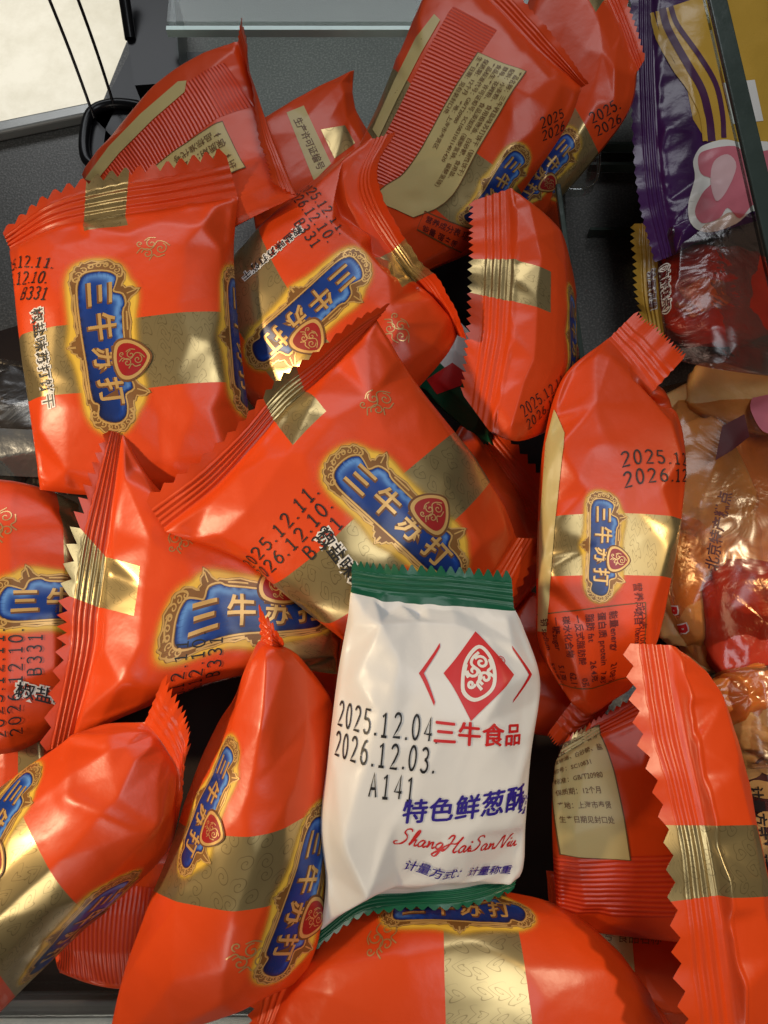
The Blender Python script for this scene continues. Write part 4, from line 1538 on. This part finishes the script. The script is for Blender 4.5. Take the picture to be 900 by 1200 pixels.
P15 = Packet('cracker_packet', 'red packet with gold band lying across the bin front under the white packet', CAT,
       [(70, [(300, 1110), (295, 1140), (290, 1180), (280, 1260)]), ([56, 76, 80, 80], [(392, 1082), (362, 1126), (335, 1172), (300, 1262)]), ([54, 80, 86, 86], [(448, 1070), (440, 1108), (428, 1190), (420, 1300)]), ([52, 82, 88, 88], [(530, 1058), (538, 1104), (542, 1190), (545, 1310)]), ([52, 80, 86, 86], [(606, 1058), (632, 1110), (652, 1190), (665, 1310)]), ([54, 76, 80, 80], [(655, 1078), (700, 1130), (735, 1200), (750, 1310)]), ([56, 70, 72, 72], [(700, 1112), (752, 1165), (785, 1215), (810, 1290)]), (66, [(720, 1130), (775, 1182), (806, 1235), (830, 1300)])],
       T=18, seed=35, group=GR, teeth=(16, 14), band=(0.41, 0.60), qa=0.5, ka=4, creases=[(330, 1190, 420, 1140, 0.8, 14)], crump=0.8)
P15.logo(538, 1082, 1, 0.06, 0.78, off=(0, 6.5))
P15.emblem(448, 1100, 1, 0, 1.3)

P16 = Packet('cracker_packet', 'red packet at the bin side with wide toothed seal and shiny gold patch', CAT,
       [([100, 104, 106, 106, 104], [(728, 754), (744, 860), (775, 972), (785, 1100), (797, 1225)]), ([98, 102, 104, 104, 102], [(786, 756), (804, 860), (828, 972), (848, 1090), (866, 1225)]), ([90, 98, 100, 100, 98], [(803, 768), (826, 860), (846, 972), (867, 1090), (887, 1225)]), ([76, 82, 84, 84, 82], [(814, 788), (842, 868), (864, 972), (886, 1090), (906, 1225)]), ([50, 54, 56, 56, 54], [(816, 815), (843, 885), (865, 980), (887, 1090), (907, 1225)])],
       fb=False, T=12, seed=41, group=GR, teeth=(16, 16), depth=0.30, gold=(0.49, 0.665), patch=(0.62, 0), creases=[(800, 800, 840, 830, 1.2, 9)], nrib=4, crump=0.8)

P12 = Packet('cracker_packet', 'bright orange packet with a sharp front crease, plaques on face and side', CAT,
       [([122, 118, 112, 104], [(195, 786), (213, 826), (223, 858), (213, 893)]), ([104, 104, 102, 98], [(170, 846), (188, 868), (206, 900), (214, 935)]), ([98, 106, 100, 64], [(112, 852), (140, 905), (172, 962), (196, 996)]), ([92, 104, 99, 56], [(42, 892), (78, 960), (112, 1018), (142, 1048)]), ([86, 100, 95, 52], [(-20, 940), (15, 1010), (42, 1068), (72, 1110)]), ([80, 94, 89, 48], [(-80, 1000), (-40, 1080), (-25, 1130), (2, 1182)]), ([74, 80, 78, 64], [(-130, 1060), (-95, 1150), (-70, 1200), (-50, 1240)])],
       fb=False, T=10, seed=12, group=GR, teeth=(16, 16), depth=0.3, band=(0.44, 0.74), ka=5, creases=[(90, 858, 95, 938, 3.2, 9), (93, 936, 165, 966, 4.0, 9), (165, 966, 180, 940, 2.4, 7)], crump=0.7)
P12.logo(6, 976, -0.45, 0.88, 0.74, off=(3, -6))
P12.logo(92, 1086, -0.74, 0.67, 1.0)

P13 = Packet('cracker_packet', 'tall red packet rising to a pointed peak, plaque on its left and gold band', CAT,
       [([120, 118, 116], [(302, 704), (316, 726), (332, 752)]), ([106, 112, 106], [(306, 752), (319, 758), (332, 760)]), ([96, 110, 112, 104, 94], [(284, 808), (305, 815), (325, 808), (350, 803), (374, 802)]), ([86, 104, 110, 104, 92], [(240, 882), (275, 895), (312, 892), (350, 872), (391, 846)]), ([82, 100, 108, 102, 90], [(203, 990), (240, 1000), (288, 1004), (335, 986), (383, 962)]), ([78, 94, 102, 97, 86], [(168, 1080), (210, 1090), (262, 1095), (318, 1090), (377, 1078)]), ([76, 88, 94, 90, 82], [(144, 1145), (190, 1152), (245, 1155), (305, 1145), (364, 1128)]), ([72, 80, 76], [(128, 1214), (232, 1202), (346, 1152)])],
       fb=False, T=9, seed=13, group=GR, teeth=(6, 16), depth=0.3, band=(0.47, 0.66), ka=5, qa=0.6, creases=[(275, 838, 315, 848, 2.0, 7), (320, 850, 310, 905, 1.2, 9), (318, 760, 372, 820, 1.4, 9), (190, 1050, 240, 1040, 1.0, 10)], crump=0.8)
P13.logo(243, 944, -0.38, 0.92, 0.68)
P13.logo(353, 1052, -0.30, 0.95, 0.85)
P13.emblem(292, 1122, -0.3, 0.95, 1.4)

P14 = Packet('biscuit_packet', 'white biscuit packet with green serrated ends and red diamond emblem', CAT,
       [([110, 112, 114, 114], [(412, 655), (460, 659), (530, 662), (599, 667)]), ([110, 112, 112, 110], [(412, 690), (465, 698), (530, 702), (602, 712)]), (108, [(408, 722), (500, 722), (614, 738)]), (106, [(396, 790), (512, 792), (633, 800)]), (102, [(384, 890), (500, 890), (622, 880)]), (98, [(376, 965), (490, 965), (616, 962)]), (92, [(382, 1030), (482, 1020), (613, 1012)]), ([84, 90, 92, 92, 88], [(376, 1088), (425, 1052), (480, 1046), (545, 1040), (606, 1024)]), ([80, 88, 92, 92, 88], [(366, 1118), (422, 1078), (482, 1068), (546, 1066), (602, 1046)])],
       T=30, seed=14, group='white biscuit packets', teeth=(19, 19), depth=0.42, film='white_film', seal='green_film', caps=(0.012, 0.004), ka=4, qa=0.55,
       creases=[(410, 710, 445, 760, 2.4, 8), (445, 760, 470, 745, 1.6, 7), (440, 790, 400, 1000, 1.6, 14), (610, 800, 600, 880, -1.6, 9), (395, 955, 420, 1010, 2.2, 8), (420, 1010, 455, 1000, 1.6, 7), (430, 1015, 395, 1075, 2.0, 8), (600, 905, 612, 860, 1.6, 7), (530, 830, 590, 850, 0.8, 10), (470, 740, 455, 860, 1.4, 9), (590, 960, 608, 1000, 1.4, 6), (480, 1035, 500, 1000, 1.2, 6)], crump=2.0, facet=10.5)
fr = P14.frame(562, 790, 1, 0.03)
dia = [(0, 13.6), (11.0, 0), (0, -13.6), (-11.0, 0)]
ch = lambda s: [(s * 12.0, 9.5), (s * 18.5, 0), (s * 12.0, -9.0), (s * 12.0, -8.0), (s * 17.0, 0), (s * 12.0, 8.2)]
oval = smooth_loop([(-4.6, -5), (-5.0, 0), (-3.4, 5), (0.5, 8.6), (3.6, 5.5), (4.6, 0), (3.6, -5), (-0.5, -7.6)], 5)
P14.decal('diamond_emblem', fr, [(poly2d(dia), 'red_ink', 2), (poly2d(ch(1)), 'red_ink', 2), (poly2d(ch(-1)), 'red_ink', 2), (ribbon(oval, 1.1, True), 'white_ink', 3), (place(scroll_lines(1.15, 0.75), 0, 0.6, 1.0), 'white_ink', 3)])
P14.words('registered_mark', 587, 775, 1, 0.03, '®', 4.0, 'red_ink')
P14.words('brand_text', 564, 863, 1, 0.05, '三牛食品', 7.3, 'red_ink', 0.0, space=1.02, bold=1)
P14.date(444, 884, 1, 0.13, ('2025.12.04.', '2026.12.03.', '    A141'), 1.0, 0.92, h=7.4, lead=1.22, sx=0.55)
P14.words('product_name', 546, 948, 1, -0.10, '特色鲜葱酥', 7.7, 'blue_ink', 0.0, shear=0.2, space=1.06, bold=1)
P14.words('product_name', 613, 944, 1, -0.10, '饼', 6.0, 'blue_ink', 0.01, shear=0.2)
P14.words('weighing_note', 540, 1022, 1, -0.12, '计量方式：计量称重', 4.0, 'blue_ink', 0.012, shear=0.3, ly=5)
SCR = {'S': [(0.9, 1.45), (0.75, 1.7), (0.4, 1.65), (0.3, 1.3), (0.6, 1.0), (0.7, 0.6), (0.4, 0.1), (-0.1, 0.0), (-0.3, 0.25), (0.0, 0.35)],
       'h': [(0.0, 0.1), (0.35, 0.9), (0.5, 1.6), (0.35, 1.65), (0.2, 1.0), (0.1, 0.0), (0.3, 0.55), (0.5, 0.65), (0.5, 0.2), (0.6, 0.0), (0.8, 0.2)],
       'a': [(0.55, 0.6), (0.3, 0.7), (0.05, 0.4), (0.1, 0.05), (0.35, 0.05), (0.55, 0.6), (0.5, 0.15), (0.6, 0.0), (0.8, 0.2)],
       'n': [(0.0, 0.6), (0.1, 0.65), (0.1, 0.0), (0.25, 0.5), (0.45, 0.65), (0.5, 0.2), (0.6, 0.0), (0.8, 0.2)],
       'g': [(0.55, 0.6), (0.3, 0.7), (0.05, 0.4), (0.15, 0.05), (0.4, 0.1), (0.55, 0.6), (0.5, -0.2), (0.3, -0.7), (0.0, -0.6), (0.3, -0.2), (0.8, 0.2)],
       'H': [(0.0, 1.2), (0.2, 1.6), (0.45, 1.5), (0.3, 0.6), (0.0, 0.0), (-0.2, 0.15), (0.3, 0.75), (0.9, 0.9), (1.2, 1.6), (1.0, 0.9), (0.85, 0.2), (1.0, 0.0), (1.2, 0.2)],
       'i': [(0.0, 0.2), (0.2, 0.65), (0.15, 0.15), (0.25, 0.0), (0.45, 0.2)],
       'N': [(-0.1, 0.2), (0.0, 0.0), (0.2, 0.4), (0.5, 1.6), (0.7, 0.6), (0.85, 0.0), (1.05, 0.8), (1.3, 1.6), (1.5, 1.6)],
       'u': [(0.0, 0.4), (0.1, 0.65), (0.05, 0.15), (0.25, 0.0), (0.5, 0.6), (0.5, 0.15), (0.6, 0.0), (0.8, 0.2)]}
arts, x = [], 0.0
for c in 'ShangHaiSanNiu':
    pts = [(x + px + 0.35 * py, py) for px, py in SCR[c]]
    n = (len(pts) - 1) * 5 + 1
    arts.append(ribbon(pts, 0.10 + 0.07 * np.sin(np.linspace(0, np.pi * 4, n)) ** 2, sm=5))
    if c == 'i':
        arts.append(ribbon([(x + 0.48, 0.98), (x + 0.62, 1.1)], 0.2))
    x += {'S': 1.05, 'H': 1.3, 'N': 1.35, 'i': 0.42}.get(c, 0.78)
V, T = join(arts)
V = V - (V.max(0) + V.min(0)) / 2
P14.decal('script_text', P14.frame(541, 993, 1, -0.13), [((V * 3.35, T), 'red_ink', 2)])


# ------------------------------------------------------------------ the neighbouring bin
def blob(name, x, y, z, rx, ry, rz, m, parent, seed=1, p=2.6, rot=0.0, amp=0.08):
    """lumpy flattened piece of food"""
    nu, nv = 36, 20
    u = np.linspace(0, 2 * np.pi, nu, endpoint=False)
    v = np.linspace(-np.pi / 2, np.pi / 2, nv)
    Uu, Vv = np.meshgrid(u, v)
    sg = lambda q: np.sign(q) * np.abs(q) ** (2 / p)
    X, Y, Z = sg(np.cos(Vv)) * sg(np.cos(Uu)), sg(np.cos(Vv)) * sg(np.sin(Uu)), sg(np.sin(Vv))
    k = 1 + amp * 2 * perlin(X * 2.2 + 9, Y * 2.2 + Z * 1.3 + 9, seed) + amp * perlin(X * 6 + 9, Y * 6 + Z * 4 + 9, seed + 3)
    c, s = math.cos(rot), math.sin(rot)
    X, Y, Z = X * rx * k, Y * ry * k, Z * rz * k
    P = np.stack([X * c - Y * s, X * s + Y * c, Z], -1).reshape(-1, 3) * 0.001 + unproj(x, y, z) - np.array(parent.location)
    F = []
    for j in range(nv - 1):
        for i in range(nu):
            F.append((j * nu + i, j * nu + (i + 1) % nu, (j + 1) * nu + (i + 1) % nu, (j + 1) * nu + i))
    return mesh_obj(name, P, F, [m], parent)


R6 = Packet('candy_bag', 'clear bag of red shredded candy behind the thick glass divider', 'snack bag',
       [(10, [(846, -60), (850, 60), (856, 190)]), (26, [(880, -60), (884, 60), (888, 200)]), (26, [(930, -60), (934, 60), (938, 200)]), (10, [(980, -60), (984, 60), (988, 200)])],
       fa=False, fb=False, T=14, film='clear_film', seed=71, crump=2.0, group='clear snack bags in the next bin')
rr = random.Random(5)
for k in range(16):
    x0, y0 = rr.uniform(862, 915), rr.uniform(-20, 150)
    pts = [unproj(x0 + 14 * math.sin(q * 3 + k) + q * rr.uniform(-4, 8), y0 + 8 * q, 20 + 4 * math.sin(q + k)) for q in np.linspace(0, 4, 16)]
    tube_path('candy_strand', pts, 0.0036, 'jelly_red' if k % 3 else 'jelly_orange', R6.root)

R2 = Packet('candy_packet', 'clear packet with round red candied cake and vertical printed note under the purple packet', 'snack packet',
       [(20, [(738, 262), (742, 330), (752, 392)]), (30, [(770, 262), (772, 340), (782, 420)]), (40, [(830, 250), (834, 340), (838, 432)]), (34, [(890, 245), (896, 340), (898, 440)]), (24, [(920, 240), (926, 340), (930, 440)])],
       fb=False, T=12, lift=10, film='red_clear_film', seal='yellow_film', seed=72, crump=2.2, teeth=(16, 16), group='clear snack bags in the next bin')
blob('candied_cake', 835, 346, 32, 29, 25, 8, 'jelly_red', R2.root, 3, 3.6, 0.1)
blob('candied_core', 824, 352, 35, 16, 13, 6, 'jelly_orange', R2.root, 4, 2.4, 0.3)
R2.words('weighing_note', 780, 338, 0.08, 1, '(油炸糕点)', 5.6, 'maroon_ink', 0.01, halo='white_ink', hoff=0.11)
R2.words('weighing_note', 764, 340, 0.08, 1, '计量称重', 5.2, 'maroon_ink', 0.01, halo='white_ink', hoff=0.11)

mat('white_pink_ink', (0.72, 0.46, 0.46), 0.35, var=0.15)
R1 = Packet('candy_packet', 'purple and yellow glossy snack packet with dark serrated end behind the glass', 'snack packet',
       [([44, 46, 46, 44], [(738, -30), (738, 90), (745, 220), (766, 308)]), ([48, 50, 50, 48], [(766, -30), (768, 90), (776, 215), (792, 298)]), (50, [(815, -35), (820, 90), (830, 200), (838, 274)]), (46, [(875, -40), (880, 80), (888, 190), (896, 256)]), (38, [(920, -40), (924, 80), (930, 190), (940, 240)])],
       fb=False, T=10, film='purple_film', seed=73, crump=2.2, teeth=(30, 16), depth=0.14, group='printed snack packets in the next bin')
R1.patch_px('yellow_print', [(768, 14), (900, -30), (905, 172), (828, 166), (812, 140), (806, 108), (790, 72), (775, 48)], 'yellow_film', 1)
R1.line_px('purple_stripe', [(776, 10), (783, 35), (805, 75), (822, 105), (830, 135), (834, 166)], 9, 'plum_ink', 2)
R1.line_px('purple_stripe', [(764, 16), (772, 45), (790, 80), (808, 105), (822, 135), (826, 166)], 6, 'yellow_film', 3)
R1.patch_px('white_print_edge', [(826, 170), (818, 176), (812, 190), (814, 210), (806, 244), (812, 266), (832, 272), (862, 262), (880, 248), (905, 240), (905, 172), (870, 168), (848, 164)], 'white_ink', 2, smooth=4)
R1.patch_px('pink_print', [(830, 176), (818, 184), (821, 204), (836, 212), (822, 228), (814, 248), (822, 262), (842, 256), (852, 244), (866, 256), (882, 240), (905, 236), (905, 180), (876, 182), (860, 172)], 'pink_ink', 3, smooth=4)
R1.patch_px('pale_pink_print', [(836, 190), (852, 182), (862, 196), (850, 226), (838, 236), (832, 214)], 'white_pink_ink', 4, smooth=4)
R1.line_px('purple_stripe', [(786, 8), (794, 30), (818, 64), (838, 98), (846, 132), (848, 162)], 6, 'plum_ink', 2)
R1.patch_px('text_panel', [(846, 98), (884, 94), (894, 142), (858, 146)], 'white_ink', 2)
R1.words('panel_text', 868, 120, 0.12, 1, '食正', 7.0, 'red_ink', 0.03)

mat('cake_brown', (0.20, 0.085, 0.025), 0.45, 0.0, 0.5, 150, var=0.3)
R3 = Packet('snack_bag', 'large clear bag of yellow fried cake slices with dark red print', 'snack bag',
       [(14, [(770, 455), (835, 440), (940, 420)]), (34, [(776, 520), (850, 505), (950, 490)]), (42, [(776, 620), (860, 610), (960, 600)]), (42, [(786, 710), (868, 705), (965, 700)]), (26, [(818, 790), (875, 795), (960, 800)])],
       fa=False, fb=False, T=12, film='peach_clear_film', seed=74, crump=2.0, group='clear snack bags in the next bin')
sl = [(815, 480, 22, 13, .5), (870, 470, 26, 15, -.3), (822, 560, 20, 26, .3), (880, 560, 26, 24, -.2), (812, 640, 16, 28, .1), (850, 650, 15, 26, -.1), (892, 640, 18, 24, .2), (826, 720, 14, 24, .15), (800, 690, 12, 24, -.1)]
for k, (x, y, rx, ry, ro) in enumerate(sl):
    blob('cake_slice', x, y, 24 + (k % 3) * 4, rx, ry, 5, 'cake_yellow', R3.root, 20 + k, 4.0, ro, 0.06)
blob('cake_slice', 862, 600, 12, 42, 62, 4, 'cake_brown', R3.root, 44, 5.0, 0.1, 0.04)
blob('candied_cake', 885, 730, 34, 22, 26, 8, 'jelly_red', R3.root, 40, 4.0, 0.0)
R3.patch_px('pink_print', [(880, 470), (905, 448), (930, 470), (925, 505), (898, 508), (884, 492)], 'pink_ink', 2, smooth=4)
R3.patch_px('red_print', [(846, 500), (872, 486), (878, 512), (858, 528), (838, 540)], 'maroon_ink', 2)
R3.words('bag_text', 842, 622, 0.22, -1, '北京特产糕点', 6.0, 'maroon_ink', 0.02)
for (x, y, s) in ((783, 715, 7.0), (797, 738, 8.0)):
    R3.words('bag_lettering', x, y, 0.5, 0.9, 'R', s, 'red_ink', 0.05, halo='white_ink', hoff=0.12)

R4 = Packet('candy_packet', 'shiny clear packet of yellow candied fruit beside the toothed red seal', 'snack packet',
       [(30, [(820, 800), (840, 850), (850, 905)]), (44, [(850, 785), (866, 850), (872, 902)]), (48, [(895, 780), (905, 850), (905, 900)]), (40, [(940, 775), (945, 850), (945, 895)])],
       fa=False, fb=False, T=8, film='clear_film', seed=75, crump=2.4, group='clear snack bags in the next bin')
blob('candied_fruit', 870, 815, 40, 15, 10, 6, 'jelly_orange', R4.root, 50, 2.6, 0.4, 0.15)
blob('candied_fruit', 888, 850, 38, 18, 12, 6, 'cake_yellow', R4.root, 51, 2.6, -0.4, 0.15)
blob('candied_fruit', 862, 870, 34, 14, 9, 5, 'cake_yellow', R4.root, 52, 2.6, 0.2, 0.15)
mat('brown_film', (0.07, 0.02, 0.018), 0.28, 0.0, 0.15, 200, var=0.2)
R5 = Packet('peanut_packet', 'brown and tan packet printed with peanuts and black notes by the red packet', 'snack packet',
       [(20, [(835, 870), (845, 980), (860, 1110)]), (30, [(870, 862), (880, 980), (892, 1110)]), (32, [(910, 855), (920, 980), (930, 1110)]), (24, [(950, 850), (960, 980), (970, 1110)])],
       fa=False, fb=False, T=8, film='brown_film', seed=76, crump=1.2, group='printed snack packets in the next bin')
rr = random.Random(8)
for k, (x, y, a_, b_, ro) in enumerate([(878, 905, 16, 10, -.3), (893, 925, 18, 12, .2), (872, 945, 15, 11, .9), (886, 975, 18, 13, 1.1), (898, 1000, 15, 11, .3), (880, 1015, 14, 10, .6), (892, 1040, 17, 11, -.4), (900, 960, 14, 11, 0), (885, 1072, 15, 10, .5), (900, 900, 12, 9, .4)]):
    t = np.linspace(0, 2 * np.pi, 22, endpoint=False)
    rad = 1 - 0.18 * np.cos(2 * t) ** 2 * 0 - 0.16 * np.abs(np.sin(t)) ** 6
    q = np.stack([np.cos(t) * a_ * rad, np.sin(t) * b_ * rad], 1) @ np.array([[math.cos(ro), math.sin(ro)], [-math.sin(ro), math.cos(ro)]]) + [x, y]
    R5.patch_px('printed_peanut', q, 'peanut_tan', 1 + k * 0.3)
R5.words('note_text', 891, 968, 0.12, 1, '计量方式：计', 5.0, 'black_ink', 0.025, ly=6)
R5.words('note_text', 877, 958, 0.12, 1, '*图片仅供参考', 3.6, 'black_ink', 0.015, ly=6)

# ------------------------------------------------------------------ the bin beyond the left side
L1 = Packet('cookie_packet', 'silvery clear packet with dark round cookies under the big left packet', 'snack packet',
       [(14, [(-60, 420), (-10, 420), (60, 430)]), (24, [(-60, 470), (0, 470), (70, 475)]), (26, [(-60, 520), (0, 520), (80, 525)]), (16, [(-60, 565), (0, 570), (80, 580)])],
       fa=False, fb=False, T=10, film='clear_film', seed=77, crump=2.2, group='clear snack bags in the next bin')
L1b = L1.patch_px('silver_backing', [(-40, 500), (60, 505), (62, 560), (-40, 555)], 'silver_film', 1)
for k, (x, y) in enumerate(((12, 462), (6, 545))):
    blob('round_cookie', x, y, 16, 13, 13, 4, 'cookie_dark', L1.root, 80 + k, 2.0, 0, 0.02)
